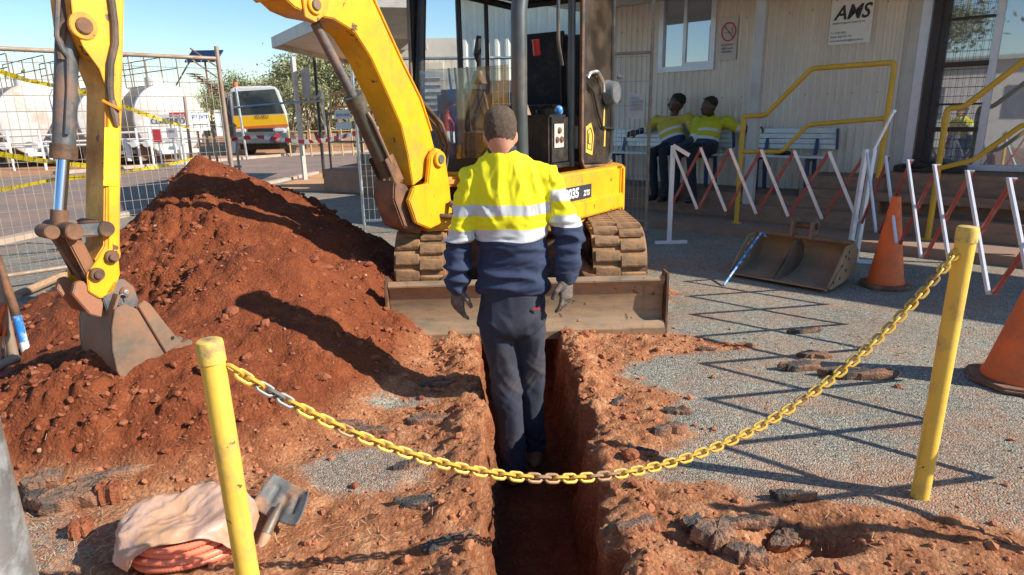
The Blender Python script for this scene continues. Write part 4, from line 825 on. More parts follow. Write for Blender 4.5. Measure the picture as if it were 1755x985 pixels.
# flange plates along the upper and lower edges
lo_ = [low[-1], (1.40, 2.235), (1.8, 2.335)]
for nm, pl, th in (('boom_flange', lo_, .014), ('boom_flange', [(1.25, 2.66), (.9, 2.56), (.66, 2.38)]+up_[:-1], .014)):
    b = MB(); b.strip(pl, KP, BB, UP, BN, -.119, .119, -th); b.build(nm, M['yellow'], bo_, bevel=.003)
pt_ = TB(540, 8, .13); pin(pt_[0], pt_[1], .108, .140, .050, 'yellow', bo_, 'pin_boss'); pin(pt_[0], pt_[1], .12, .152, .030, 'steel_worn', bo_)
b = MB(); b.prism([(pt_[0]-.12, pt_[1]+.06), (pt_[0]+.08, pt_[1]+.10), (pt_[0]+.07, pt_[1]-.07), (pt_[0]-.0, pt_[1]-.09), (pt_[0]-.09, pt_[1]-.03)], KP, BB, UP, BN, .111, .124); b.build('boom_lug', M['yellow_dusty'], bo_, bevel=.003)
# boom cylinder in front of the boom
cA = TB(540, 40, 0); cM = TB(612, 178, 0); cB = TB(662, 290, 0)
# the cylinder line runs below the boom
post('boom_cylinder_rod', [T(cA[0], cA[1]), T(*cM)], .030, 'steel_blue', n=18)
ax_ = (T(*cB)-T(*cM)).normalized(); post('boom_cylinder_barrel', [T(*cM)-ax_*.03, T(*cB)+ax_*.04], .056, 'steel_olive', n=24)
post('cylinder_gland', [T(*cM)-ax_*.06, T(*cM)+ax_*.02], .064, 'steel_olive', n=24)
for dd in (-.058, .058):
    post('cylinder_pipe', [T(*cM, dd)+ax_*.06, T(*cM, dd*1.25)+ax_*.12, T(*cB, dd*1.25)-ax_*.06], .012, 'steel_worn', n=8)
b = MB(); g0 = T(*cB)
cdir = ax_.cross(BN).normalized()
for o_ in (-.075, .075):
    b.beam(g0-ax_*.10+BN*o_-cdir*.0, g0+ax_*.10+BN*o_, .09, .006, up=BN)
b.beam(g0+ax_*.10-BN*.072, g0+ax_*.10+BN*.072, .08, .006); b.build('cylinder_guard', M['steel_rust'], EX, bevel=.003)
b = MB(); b.prism([(.18, .62), (.36, .70), (.44, .90), (.42, 1.02), (.30, .98), (.2, .8)], KP, BB, UP, BN, -.10, .10); b.build('cylinder_bracket', M['steel_rust'], EX, bevel=.01)
# hoses along the top of the boom
for o_, wv in ((.03, .0), (-.01, .02), (.065, -.01)):
    pts = [T(t_+.0, z_+.03+wv, o_) for t_, z_ in ((1.25, 2.68), (.9, 2.58), (.62, 2.38))]+[T(p[0]-.03, p[1]+.02, o_) for p in up_[:4]]+[T(-.10, 1.38, o_+.03), T(-.16, 1.22, o_+.05), T(-.12, 1.05, o_+.03), T(-.02, .98, o_)]
    post('boom_hose', pts, .013, 'hose', bo_, n=8)
# dipper
dn = .09
fr = [TB(u, v, dn) for u, v in ((118, -10), (124, 40), (140, 80), (168, 118), (181, 150), (180, 250), (178, 420))]
bk = [TB(u, v, dn) for u, v in ((206, 425), (207, 320), (210, 150), (213, 40), (214, -10))]
prof = fr+[(fr[-1][0]+.05, .84), (fr[-1][0]-.02, .78), (bk[0][0], .84)]+bk+[(1.90, 2.35), (1.86, 2.62), (1.95, 2.72), (2.08, 2.70), (2.22, 2.45), (2.26, 2.2)]
b = MB(); b.prism(prof, KP, BB, UP, BN, -dn, dn); dp_ = b.build('dipper_arm', M['yellow_dusty'], EX, bevel=.006, smooth=30)
b = MB(); up2 = [TB(u, v, dn+.004) for u, v in ((120, -10), (126, 40), (142, 80), (170, 118), (185, 160), (186, 430), (203, 430), (205, 160), (210, -10))]; b.prism(up2, KP, BB, UP, BN, dn+.001, dn+.007); b.build('side_plate', M['yellow'], dp_, bevel=.002)
b = MB(); q = [TB(u, v, dn+.01) for u, v in ((179, 218), (203, 218), (202, 318), (177, 318))]; b.prism(q, KP, BB, UP, BN, dn+.0085, dn+.011); b.build('warning_decal', mat('decal_yellow', (.9, .75, .01), .45, 0, (.4, .2, .05), 12, .5, .7), dp_, smooth=0)
q = TB(143, 44, .1); pin(q[0], q[1], .08, .105, .055, 'yellow_dusty', dp_, 'pin_boss'); pin(q[0], q[1], .1, .116, .033, 'steel_rust', dp_)
pin(2.05, 2.46, -.12, .12, .04, 'steel_worn', dp_)
# dipper hose
hp_ = [TB(u, v, .10) for u, v in ((187, -20), (195, 40), (196, 75), (188, 110), (187, 150), (190, 180))]
post('dipper_hose', [T(*p, .105) for p in hp_], .016, 'hose', dp_, n=10)
h2 = [TB(u, v, .10) for u, v in ((190, 172), (195, 196), (200, 216))]; post('hose_fitting', [T(*p, .105) for p in h2], [.018, .02, .011], 'steel_worn', dp_, n=10)
q = TB(190, 184, .1); b = MB(); b.beam(T(q[0]+.02, q[1]+.03, .085), T(q[0]-.03, q[1]-.01, .125), .04, .012, up=UP); b.build('hose_bracket', M['yellow_dusty'], dp_, bevel=.002)
# bucket cylinder
cT = TB(118, -25, 0); cU = TB(121, 60, 0); cD = TB(109, 268, 0); cE = TB(101, 395, 0)
axc = (T(*cD)-T(*cT)).normalized()
post('bucket_cylinder_barrel', [T(*cT), T(*cD)], .044, 'steel_blue', n=24); post('cylinder_gland', [T(*cD)-axc*.05, T(*cD)+axc*.012], .052, 'steel_rust', n=24)
post('bucket_cylinder_rod', [T(*cD), T(*cE)-axc*.03], .024, 'chrome', n=20); post('rod_end', [T(*cE)-axc*.09, T(*cE)], .034, 'steel_rust', n=16)
q = [TB(u, v, .05) for u, v in ((100, -20), (98, 30), (97, 62), (105, 82), (117, 98), (118, 150), (114, 230))]; post('cylinder_pipe', [T(*p, .05) for p in q], .010, 'steel_blue', n=8)
q = [TB(u, v, .02) for u, v in ((110, -20), (108, 30), (104, 60), (100, 80), (103, 102))]; post('cylinder_hose', [T(*p, .03) for p in q], .018, 'hose', n=10)
# linkage
jt = TB(124, 396, .1); jr = TB(180, 392, .1); jb = TB(146, 462, .1); hb = TB(166, 468, .1)
pin(*jt, -.12, .125, .036, 'steel_rust'); pin(*jr, -.11, .12, .034, 'steel_rust'); pin(*TB(90, 398, .1), .0, .1, .03, 'steel_rust')
for o_ in (-.10, .10):
    b = MB(); b.beam(T(*jt, o_), T(*jr, o_), .05, .018, up=BN) if False else b.beam(T(*jt, o_), T(*jr, o_), .018, .055, up=UP); b.build('tipping_lever', M['steel_blue'], EX, bevel=.006)
for o_ in (-.07, .07):
    b = MB(); b.beam(T(*jt, o_), T(*TB(160, 475, .07), o_), .055, .022, up=BN); b.build('tipping_link', M['steel_rust'], EX, bevel=.006)
b = MB(); b.beam(T(*TB(95, 398, 0)), T(*TB(150, 480, 0)), .05, .06, up=BN); b.build('tipping_link', M['steel_rust'], EX, bevel=.012)
# quick hitch
qh = [TB(u, v, .10) for u, v in ((178, 432), (190, 425), (203, 436), (206, 470), (196, 500), (172, 512), (152, 500), (150, 470))]
for o0, o1 in ((.082, .10), (-.10, -.082)):
    b = MB(); b.prism(qh, KP, BB, UP, BN, o0, o1); b.build('quick_hitch_plate', M['yellow'], EX, bevel=.004)
for u, v in ((192, 440), (167, 470)): q = TB(u, v, .11); pin(*q, -.11, .118, .030, 'steel_rust'); pin(*q, .118, .132, .018, 'steel_rust')
qb = [TB(u, v, .11) for u, v in ((133, 486), (146, 482), (182, 518), (178, 545), (158, 540), (128, 505))]
for o0, o1 in ((.06, .09), (-.09, -.06)):
    b = MB(); b.prism(qb, KP, BB, UP, BN, o0, o1); b.build('hitch_hook', mat('worn_red_steel', (.42, .13, .06), .6, .1, (.3, .16, .09), 9, .4, .6, .2), EX, bevel=.004)
b = MB(); q = TB(170, 500, 0); b.prism([TB(u, v, 0) for u, v in ((150, 480), (185, 470), (196, 500), (165, 530), (140, 510))], KP, BB, UP, BN, -.058, .058); b.build('hitch_body', M['steel_rust'], EX, bevel=.006)
# bucket
bw = .16
def bucket(T, sp, shell, bw, mat_, par, cutter, th=-.012):
    for o0, o1 in ((bw-.012, bw), (-bw, -bw+.012)):
        b = MB(); b.prism(sp, *T, o0, o1); b.build('side_plate', mat_, par, bevel=.002)
    b = MB(); b.strip(shell, *T, -bw+.0125, bw-.0125, th); b.build('shell', mat_, par, bevel=.002, smooth=50)
TF = (KP, BB, UP, BN)
shx = [(205, 505), (197, 530), (192, 562), (193, 600), (201, 636), (216, 664), (258, 652), (314, 594)]
spx = shx[1:]+[(258, 521), (247, 514), (236, 530), (214, 520)]
sp = [TB(u, v, bw) for u, v in spx]
sh = [TB(u, v, bw) for u, v in shx]
bucket(TF, sp, sh, bw, M['steel_worn'], EX, None)
b = MB(); b.prism([TB(u, v, bw+.01) for u, v in ((236, 524), (247, 514), (312, 588), (284, 604))], KP, BB, UP, BN, bw+.001, bw+.014); b.build('side_cutter', M['steel_worn'], EX, bevel=.003)
ear = [TB(u, v, .11) for u, v in ((186, 535), (178, 512), (196, 482), (214, 478), (232, 492), (240, 516), (238, 524), (222, 566), (205, 606), (196, 596))]
for o0, o1 in ((.085, .10), (-.10, -.085)):
    b = MB(); b.prism(ear, KP, BB, UP, BN, o0, o1); b.build('bucket_ear', M['steel_blue'], EX, bevel=.004)
b = MB(); b.beam(T(*TB(228, 530, .13), .142), T(*TB(203, 612, .13), .142), .022, .035, up=BB); b.build('bucket_rib', M['steel_worn'], EX, bevel=.003)
for u, v in ((216, 500), (208, 548)): q = TB(u, v, .11); pin(*q, -.105, .112, .024, 'steel_rust'); pin(*q, .112, .119, .012, 'galv')
q = TB(208, 512, .11); b = MB(); b.tube([T(q[0]+.02*math.cos(k)+.0, q[1]+.022*math.sin(k), .118) for k in [x_*.52 for x_ in range(12)]], .003, 5, closed=True); b.build('lynch_pin_ring', M['galv'], EX)
for k in range(4):
    o_ = -bw+.03+k*(2*bw-.06)/3; e = TB(312, 592, bw); b = MB(); b.beam(T(e[0]+.03, e[1]-.015, o_), T(e[0]-.06, e[1]+.0, o_), .04, .03); b.build('bucket_tooth', M['steel_worn'], EX, bevel=.006)
b = MB(); q = TB(293, 578, bw); b.cyl(T(*q, bw+.013), T(*q, bw+.0165), .009, n=10); b.build('bolt_hole', M['black'], EX)
# ------------------------------------------------------------------ spare ditching bucket on the gravel
def spare():
    t = thing('ditching_bucket', G(1390, 490), 'empty wide excavator bucket lying open on the gravel behind the chain', 'bucket')
    a = G(1250, 474); c = G(1394, 500)     # cutting edge line on ground
    ax = (c-a).normalized(); L = (c-a).length; bk = Vector((-ax.y, ax.x, 0))
    if bk.y < 0: bk = -bk
    L = max(L, .84)
    o = a+UP*.02
    prof = [(0, .0), (.11, -.012), (.30, .0), (.48, .05), (.56, .14), (.56, .24), (.48, .31)]
    b = MB(); b.strip([(p[0], p[1]+.02) for p in prof], o, bk, UP, ax, 0, L, -.012); b.build('shell', M['bucket_tan'], t, bevel=.002, smooth=50)
    side = [(-.01, -.0)]+[(p[0], p[1]+.02) for p in prof]+[(.44, .335), (.30, .32), (.11, .13)]
    for x0, x1 in ((-.012, .0), (L, L+.012)):
        b = MB(); b.prism(side, o, bk, UP, ax, x0, x1); sp_ = b.build('side_plate', M['bucket_tan'], t, bevel=.002)
        for px, pz in ((.10, .055), (.22, .07), (.24, .17), (.33, .12), (.37, .21), (.36, .27), (.30, .24)):
            b = MB(); b.cyl(o+bk*px+UP*pz+ax*(x1+.0005 if x0 >= 0 else x0-.0005), o+bk*px+UP*pz+ax*(x1+.003 if x0 >= 0 else x0-.003), .013, n=12); b.cyl(o+bk*px+UP*pz+ax*(x0-.0005 if x0 >= 0 else x1+.0005), o+bk*px+UP*pz+ax*(x0-.003 if x0 >= 0 else x1+.003), .013, n=12); b.build('side_hole', M['black'] if x0 >= 0 else M['paper_dim'], sp_, smooth=0, kind='stuff')
    b = MB(); b.prism([(.02, .02), (.44, .30), (.40, .31), (.20, .14)]+[], o, bk, UP, ax, L*.46, L*.46+.012)
    b.prism([(.02, .012), (.30, .022), (.47, .07), (.54, .15), (.54, .24), (.46, .31)], o, bk, UP, ax, L*.46+.0125, L*.46+.022); b.build('divider', M['steel_worn'], t, bevel=.001)
    b = MB(); b.beam(o+bk*.45+UP*.335, o+bk*.45+UP*.335+ax*L, .05, .03); b.build('top_lip', M['steel_worn'], t, bevel=.005)
    for x_ in (.40, .60):
        b = MB(); b.prism([(.40, .33), (.52, .33), (.56, .44), (.50, .50), (.42, .47)], o, bk, UP, ax, L*x_-.015, L*x_+.015); b.build('hanger_ear', M['steel_worn'], t, bevel=.004)
    b = MB(); b.cyl(o+bk*.48+UP*.43+ax*(L*.36), o+bk*.48+UP*.43+ax*(L*.64), .028, n=16); b.build('hanger_pin', M['steel_rust'], t)
    return o, bk, ax, L
so_, sbk, sax, sL = spare()
t = thing('blue_pole', G(1240, 492), 'blue painted steel rod leaning on the left end of the empty bucket', 'rod')
b = MB(); pa = G(1240, 490)+UP*.01; pb = so_+sbk*.34+UP*.33+sax*.10; b.tube(fil([pa, pa.lerp(pb, .93)+UP*.02, pb+Vector((.0, 0, .02)), pb+Vector((.04, 0, -.02))], .02), .010, 8); b.build('shaft', M['blue_rope'], t)
# ------------------------------------------------------------------ people
def organic(prims, vox, sm=6, fac=.5):
    """prims fused into one continuous skin"""
    b = MB()
    for p in prims:
        if p[0] == 'c':
            a, c, ra, rc = Vector(p[1]), Vector(p[2]), p[3], p[4]; n = 14
            b.cyl(a, c, ra, rc, n=20); b.sph(a, ra, 18); b.sph(c, rc, 18)
        elif p[0] == 'e': b.sph(p[1], p[2], 22, p[3] if len(p) > 3 else None)
        elif p[0] == 'l':                       # loft of superellipse rings: (centre, rx, ry)
            R = p[2] if len(p) > 2 else Matrix.Identity(3); rings = []; n = 36
            for (c, rx, ry) in p[1]:
                rings.append([b.bm.verts.new(Vector(c)+R @ Vector((rx*math.copysign(abs(math.cos(a_))**.85, math.cos(a_)), ry*math.copysign(abs(math.sin(a_))**.85, math.sin(a_)), 0))) for a_ in [2*math.pi*k/n for k in range(n)]])
            for A, B in zip(rings, rings[1:]):
                for k in range(n): b.bm.faces.new((A[k], A[(k+1) % n], B[(k+1) % n], B[k]))
            fs = [b.bm.faces.new(rings[0][::-1]), b.bm.faces.new(rings[-1])]
    bmesh.ops.recalc_face_normals(b.bm, faces=b.bm.faces[:])
    me = bpy.data.meshes.new('o'); b.bm.to_mesh(me); b.bm.free(); o = bpy.data.objects.new('o', me); COL.objects.link(o)
    m = o.modifiers.new('r', 'REMESH'); m.mode = 'VOXEL'; m.voxel_size = vox; m.adaptivity = 0
    m = o.modifiers.new('s', 'SMOOTH'); m.factor = fac; m.iterations = sm
    out = bpy.data.meshes.new_from_object(o.evaluated_get(bpy.context.evaluated_depsgraph_get())); bpy.data.objects.remove(o)
    out.polygons.foreach_set('use_smooth', [True]*len(out.polygons)); out.materials.clear(); return out
def vco(me): a = np.empty(len(me.vertices)*3); me.vertices.foreach_get('co', a); return a.reshape(-1, 3)
def vno(me): a = np.empty(len(me.vertices)*3); me.vertex_normals.foreach_get('vector', a); return a.reshape(-1, 3)
def setattr_(me, nm, v): at = me.attributes.new(nm, 'FLOAT', 'POINT'); at.data.foreach_set('value', v.astype(np.float32))
def displace(me, fn):
    c = vco(me); n = vno(me); d = fn(c); c = c+n*d[:, None]; me.vertices.foreach_set('co', c.ravel()); me.update()
def n3(c, s, off=0, sc=(1, 1, 1)):
    return np.array([noise.noise(Vector((p[0]*s*sc[0]+off, p[1]*s*sc[1]+off*.7, p[2]*s*sc[2]-off))) for p in c])
def ridge(c, s, off, sc): return (1-np.abs(n3(c, s, off, sc))*2.2)
def shirt_mat(name, yel, cuts):
    m = mat(name, yel, .8, 0, None, bump=.15, bscale=350, var=.06); n = m.node_tree.nodes; l = m.node_tree.links; b = n['Principled BSDF']
    at = n.new('ShaderNodeAttribute'); at.attribute_name = 'hz'
    cr = n.new('ShaderNodeValToRGB'); cr.color_ramp.interpolation = 'CONSTANT'; e = cr.color_ramp.elements
    NAVY = (.025, .038, .085, 1); SIL = (.56, .58, .59, 1); stops = [(0, NAVY), (cuts[0], SIL), (cuts[1], (*yel, 1)), (cuts[2], SIL), (cuts[3], (*yel, 1)), (.95, NAVY)]
    while len(e) < len(stops): e.new(.5)
    for k, (p, c) in enumerate(stops): e[k].position = p; e[k].color = c
    l.new(at.outputs['Fac'], cr.inputs[0])
    base = b.inputs['Base Color'].links[0].from_node
    base.inputs[6].default_value = (1, 1, 1, 1); l.new(cr.outputs[0], base.inputs[6])
    # bands shine a little
    gt = n.new('ShaderNodeSeparateColor'); l.new(cr.outputs[0], gt.inputs[0]); cm = n.new('ShaderNodeMath'); cm.operation = 'COMPARE'; cm.inputs[1].default_value = .59; cm.inputs[2].default_value = .05; l.new(gt.outputs[2], cm.inputs[0])
    mr = n.new('ShaderNodeMapRange'); mr.inputs['To Min'].default_value = .85; mr.inputs['To Max'].default_value = .38; l.new(cm.outputs[0], mr.inputs[0]); l.new(mr.outputs[0], b.inputs['Roughness'])
    return m
def hand(wrist, d, palm, r0=.027, curl=.5, splay=.16, size=1.0, thumb=1):
    """fused palm, four unequal curled fingers and a thumb from the side of the palm"""
    d = Vector(d).normalized(); palm = Vector(palm); palm = (palm-d*palm.dot(d)).normalized(); side = d.cross(palm)*thumb; w = Vector(wrist); pr = []
    R = Matrix((side, palm, d)).transposed(); z = size
    pr.append(('l', [(w-d*.03*z, .028*z, .024*z), (w+d*.01*z, .030*z, .022*z), (w+d*.045*z, .042*z, .020*z), (w+d*.085*z, .043*z, .017*z), (w+d*.098*z, .036*z, .013*z)], R))
    for k, (sx, L, rr) in enumerate(((.031, .070, .0105), (.011, .080, .011), (-.010, .074, .0105), (-.030, .058, .009))):
        p = w+d*.088*z+side*sx*z; dr = (d+side*(sx*splay*12)).normalized(); a_ = curl*(.55+.18*k)
        for q, (fl, ff_) in enumerate(((.45, 0), (.31, 1), (.24, 2))):
            an = a_*(.5+ff_*.75); dd = (dr*math.cos(an)+palm*math.sin(an)).normalized(); e = p+dd*L*fl*z; pr.append(('c', p, e, rr*z*(1-.1*q), rr*z*(.92-.1*q))); p = e
    p = w+d*.025*z+side*.030*z; dd = (d*.75+side*.65+palm*.25).normalized(); e = p+dd*.042*z; pr.append(('c', p, e, .016*z, .0125*z)); dd = (d*.92+side*.25+palm*.4).normalized(); pr.append(('c', e, e+dd*.034*z, .0125*z, .0095*z))
    return pr
def seg_param(c, a, b_):
    a = np.array(a); b_ = np.array(b_); d = b_-a; t = np.clip(((c-a)@d)/(d@d), 0, 1); return t, np.linalg.norm(c-(a+t[:, None]*d), axis=1)
# --- the worker in the trench, back to the camera
wk = thing('person', (.02, 3.08, -.44), 'man in yellow and navy hi-vis shirt standing in the trench with his back turned', 'person')
Y0 = 3.08
head_pr = [('l', [((-.035, Y0-.01, 1.20), .062, .062), ((-.036, Y0-.02, 1.27), .060, .064), ((-.038, Y0-.025, 1.31), .064, .074), ((-.04, Y0-.015, 1.35), .072, .092), ((-.04, Y0-.01, 1.39), .078, .100), ((-.04, Y0-.01, 1.43), .077, .098), ((-.04, Y0-.01, 1.46), .066, .082), ((-.04, Y0-.01, 1.48), .044, .055), ((-.04, Y0-.01, 1.488), .018, .025)]),
           ('l', [((-.04, Y0+.055, 1.285), .035, .03), ((-.04, Y0+.06, 1.31), .05, .042), ((-.04, Y0+.055, 1.36), .055, .045)]),
           ('c', (-.04, Y0+.088, 1.36), (-.04, Y0+.105, 1.335), .010, .014), ('e', (-.118, Y0+.0, 1.352), (.010, .019, .030)), ('e', (.038, Y0+.0, 1.352), (.010, .019, .030))]
HM = lambda p: (-.04+(p[0]+.04)*.93, Y0-.01+(p[1]-Y0+.01)*.95, p[2]-.024 if p[2] > 1.22 else p[2])
head_pr = [('l', [(HM(c_), a_*.93, b_*.95) for c_, a_, b_ in q_[1]]) if q_[0] == 'l' else (('c', HM(q_[1]), HM(q_[2]), q_[3], q_[4]) if q_[0] == 'c' else ('e', HM(q_[1]), q_[2])) for q_ in head_pr]
S_L, E_L, W_L = (-.178, 3.08, 1.125), (-.245, 3.055, .86), (-.268, 3.045, .635)
S_R, E_R, W_R = (.165, 3.08, 1.125), (.285, 3.06, .875), (.262, 3.01, .675)
H_L, K_L, A_L = (-.075, 3.08, .46), (-.035, 3.07, .08), (-.012, 3.03, -.33)
H_R, K_R, A_R = (.078, 3.08, .46), (.088, 3.15, .08), (.105, 3.21, -.33)
body = organic(head_pr+[('l', [((.0, 3.08, .50), .14, .10), ((0, 3.08, .8), .14, .10), ((-.01, 3.08, 1.1), .16, .10), ((-.03, 3.08, 1.2), .06, .06)])]+[('c', a, c, ra, rc) for a, c, ra, rc in ((S_L, E_L, .05, .042), (E_L, W_L, .042, .028), (S_R, E_R, .05, .042), (E_R, W_R, .042, .028), (H_L, K_L, .075, .05), (K_L, A_L, .05, .035), (H_R, K_R, .075, .05), (K_R, A_R, .05, .035))], .008, 4)
body.materials.append(M['skin']); link('body', body, wk)
hair = organic([('l', [((-.04, Y0-.035, 1.325), .068, .068), ((-.04, Y0-.022, 1.36), .078, .088), ((-.04, Y0-.014, 1.39), .083, .101), ((-.04, Y0-.012, 1.43), .082, .101), ((-.04, Y0-.01, 1.465), .070, .086), ((-.04, Y0-.01, 1.487), .047, .058), ((-.04, Y0-.01, 1.495), .02, .03)])], .006, 3)
hc = vco(hair); hc = np.stack([-.04+(hc[:, 0]+.04)*.928, Y0-.01+(hc[:, 1]-Y0+.01)*.95, hc[:, 2]-.024], 1); hair.vertices.foreach_set('co', hc.ravel()); displace(hair, lambda c: .0022*n3(c, 60, 3)+.0015*n3(c, 140, 8)-.006*sst(1.345, 1.295, c[:, 2])); hair.materials.append(M['hair']); link('hair', hair, wk)
shirt = organic([('l', [((.005, 3.08, .585), .174, .120), ((.006, 3.08, .62), .180, .128), ((.006, 3.08, .72), .172, .126), ((.004, 3.08, .84), .166, .122), ((.0, 3.08, .95), .174, .126), ((-.004, 3.08, 1.05), .183, .124), ((-.008, 3.08, 1.12), .184, .112), ((-.010, 3.08, 1.175), .170, .104), ((-.014, 3.078, 1.213), .134, .090), ((-.024, 3.075, 1.243), .098, .078), ((-.034, 3.072, 1.265), .066, .068)]),
                 ('c', S_L, E_L, .073, .061), ('c', E_L, W_L, .060, .050), ('c', S_R, E_R, .073, .061), ('c', E_R, W_R, .062, .050), ('c', (-.085, 3.07, 1.195), (-.182, 3.075, 1.128), .050, .070), ('c', (.055, 3.07, 1.195), (.168, 3.075, 1.128), .050, .070)], .0075, 14)
c = vco(shirt); tL, dL = seg_param(c, S_L, W_L); tR, dR = seg_param(c, S_R, W_R)
isL = (c[:, 0] < -.19) & (c[:, 2] < 1.1); isR = (c[:, 0] > .19) & (c[:, 2] < 1.1)
hz = c[:, 2]-.4+.012*n3(c, 6, 2); hz = np.where(isL, hz+.008, hz); hz = np.where(isR, hz-.055+.35*(.25-c[:, 0])*0, hz); hz = np.where(c[:, 2] > 1.262, .99, np.clip(hz, 0, .93))
def crease(c, s, off, sc, w=3.0):
    """sharp drape creases: narrow valleys between broad swells"""
    wv = n3(c, s*.6, off+3, sc)*.25; return np.clip(1-np.abs(n3(c+wv[:, None]*.12, s, off, sc))*w, -.6, 1)
def folds(c):
    z = c[:, 2]; arm = (np.abs(c[:, 0]) > .185); up = sst(.92, 1.0, z); waist = np.exp(-((z-.68)/.09)**2)+.5*np.exp(-((z-.84)/.05)**2)
    f = up*(.0075*crease(c, 8, 5, (1.6, 1, .4))+.003*crease(c, 17, 15, (1.5, 1, .6)))+(1-up)*(.0115*crease(c, 7, 9, (.45, .5, 2.0))*(.35+waist)+.005*crease(c, 15, 19, (.6, .6, 1.8)))+.008*n3(c, 6, 1)
    f = f+np.where(arm, .011*crease(c, 11, 4, (.7, .7, 1.5))-.003, 0)
    for sx in (-1, 1):
        m_ = np.exp(-(((c[:, 0]-sx*.13)/.055)**2+((z-1.03)/.09)**2)); q = c.copy(); q[:, 0] = q[:, 0]-sx*(z-1.0)*.55; f = f+m_*.010*crease(q, 12, 6+sx, (1.5, 1, .25))
    return f
setattr_(shirt, 'hz', hz); displace(shirt, folds); shirt.materials.append(shirt_mat('hi_vis_shirt', (.86, .80, .012), (.452, .508, .578, .628))); sh_ = link('shirt', shirt, wk)
col = organic([('l', [((-.032, 3.075, 1.235), .078, .076), ((-.034, 3.07, 1.262), .070, .072), ((-.035, 3.065, 1.283), .065, .070), ((-.035, 3.065, 1.287), .060, .065)]), ('c', (-.10, 3.07, 1.245), (-.03, 3.15, 1.22), .014, .012)], .006, 4)
displace(col, lambda c: .004*n3(c, 22, 4)); col.materials.append(M['navy']); link('collar', col, wk)
tr = organic([('l', [((.002, 3.08, .60), .155, .115), ((.002, 3.075, .54), .160, .122), ((.001, 3.07, .47), .163, .128), ((.0, 3.07, .40), .158, .122), ((.0, 3.07, .37), .14, .10)]),
              ('l', [((-.078, 3.07, .45), .090, .115), ((-.070, 3.07, .34), .084, .105), ((-.055, 3.07, .22), .076, .090), ((-.04, 3.065, .08), .070, .078), ((-.028, 3.055, -.06), .067, .072), ((-.018, 3.045, -.20), .067, .070), ((-.010, 3.035, -.30), .066, .072), ((-.010, 3.03, -.36), .064, .072)]),
              ('l', [((.076, 3.07, .45), .088, .115), ((.078, 3.09, .34), .082, .105), ((.082, 3.12, .22), .074, .09), ((.088, 3.15, .08), .068, .078), ((.092, 3.17, -.06), .064, .07), ((.098, 3.19, -.20), .062, .068), ((.103, 3.21, -.30), .062, .068), ((.105, 3.21, -.35), .060, .068)])], .0075, 5)
def tf(c):
    z = c[:, 2]; k = np.exp(-((z-.06)/.13)**2)+.9*sst(-.12, -.3, z); cr = np.exp(-((z-.40)/.07)**2)
    diag = c+np.stack([0*z, 0*z, np.abs(c[:, 0])*-.8], 1)
    return .009*k*ridge(c, 9, 3, (.5, .6, 2.2))+.009*cr*ridge(diag, 9, 7, (.6, .6, 2.2))+.006*n3(c, 9, 2, (1, 1, .6))+.003*n3(c, 26, 6)
def tf2(c):
    z = c[:, 2]; kn = np.exp(-((z-.10)/.12)**2)+.9*sst(-.10, -.28, z); se = np.exp(-((z-.44)/.06)**2); dg = c.copy(); dg[:, 2] = dg[:, 2]-np.abs(c[:, 0]-.0)*.7
    lg = c.copy(); lg[:, 2] = lg[:, 2]+c[:, 0]*1.1; lg2 = c.copy(); lg2[:, 2] = lg2[:, 2]-c[:, 0]*1.4
    return .007*kn*(crease(lg, 8, 3, (.5, .5, 1.5))+.8*crease(lg2, 11, 23, (.6, .5, 1.3)))+.011*se*crease(dg, 7, 7, (.5, .6, 2.0))+.005*crease(c, 9, 12, (1.3, 1, .35))+.007*n3(c, 5, 2)
displace(tr, tf2); tr.materials.append(M['trouser']); tro = link('trousers', tr, wk)
b = MB(); b.box((.118, 2.955, .525), (.034, .006, .010)); b.build('red_tab', M['print_red'], tro)
for (A_, nm) in ((A_L, 'boot'), (A_R, 'boot')):
    ax0 = Vector(A_); z0 = -.445; bt_ = organic([('c', ax0+Vector((0, 0, .03)), (ax0.x, ax0.y-.005, z0+.07), .052, .048), ('l', [((ax0.x, ax0.y+.075, z0), .046, .135), ((ax0.x, ax0.y+.075, z0+.03), .050, .14), ((ax0.x, ax0.y+.08, z0+.06), .044, .125), ((ax0.x, ax0.y+.05, z0+.09), .04, .085)])], .008, 4)
    bt_.materials.append(M['boot']); link(nm, bt_, wk)
for wv, d_, pn, th in ((W_L, (-.02, -.03, -1), (.75, .65, 0), 1), (W_R, (.0, -.12, -1), (-.75, .65, 0), -1)):
    gm = organic(hand(Vector(wv)+Vector((0, 0, -.008)), d_, pn, curl=.75, size=1.12, thumb=th), .0042, 2)
    displace(gm, lambda c: .0012*n3(c, 70, 2)); gm.materials.append(M['glove']); link('glove', gm, wk)
for wv, d_ in ((W_L, 0), (W_R, 0)):
    q = Vector(wv); b = MB(); b.tube([q+Vector((0, 0, .02)), q+Vector((0, 0, -.012)), q+Vector((0, 0, -.03))], [.047, .046, .036], 20); b.build('shirt_cuff', M['navy'], wk)
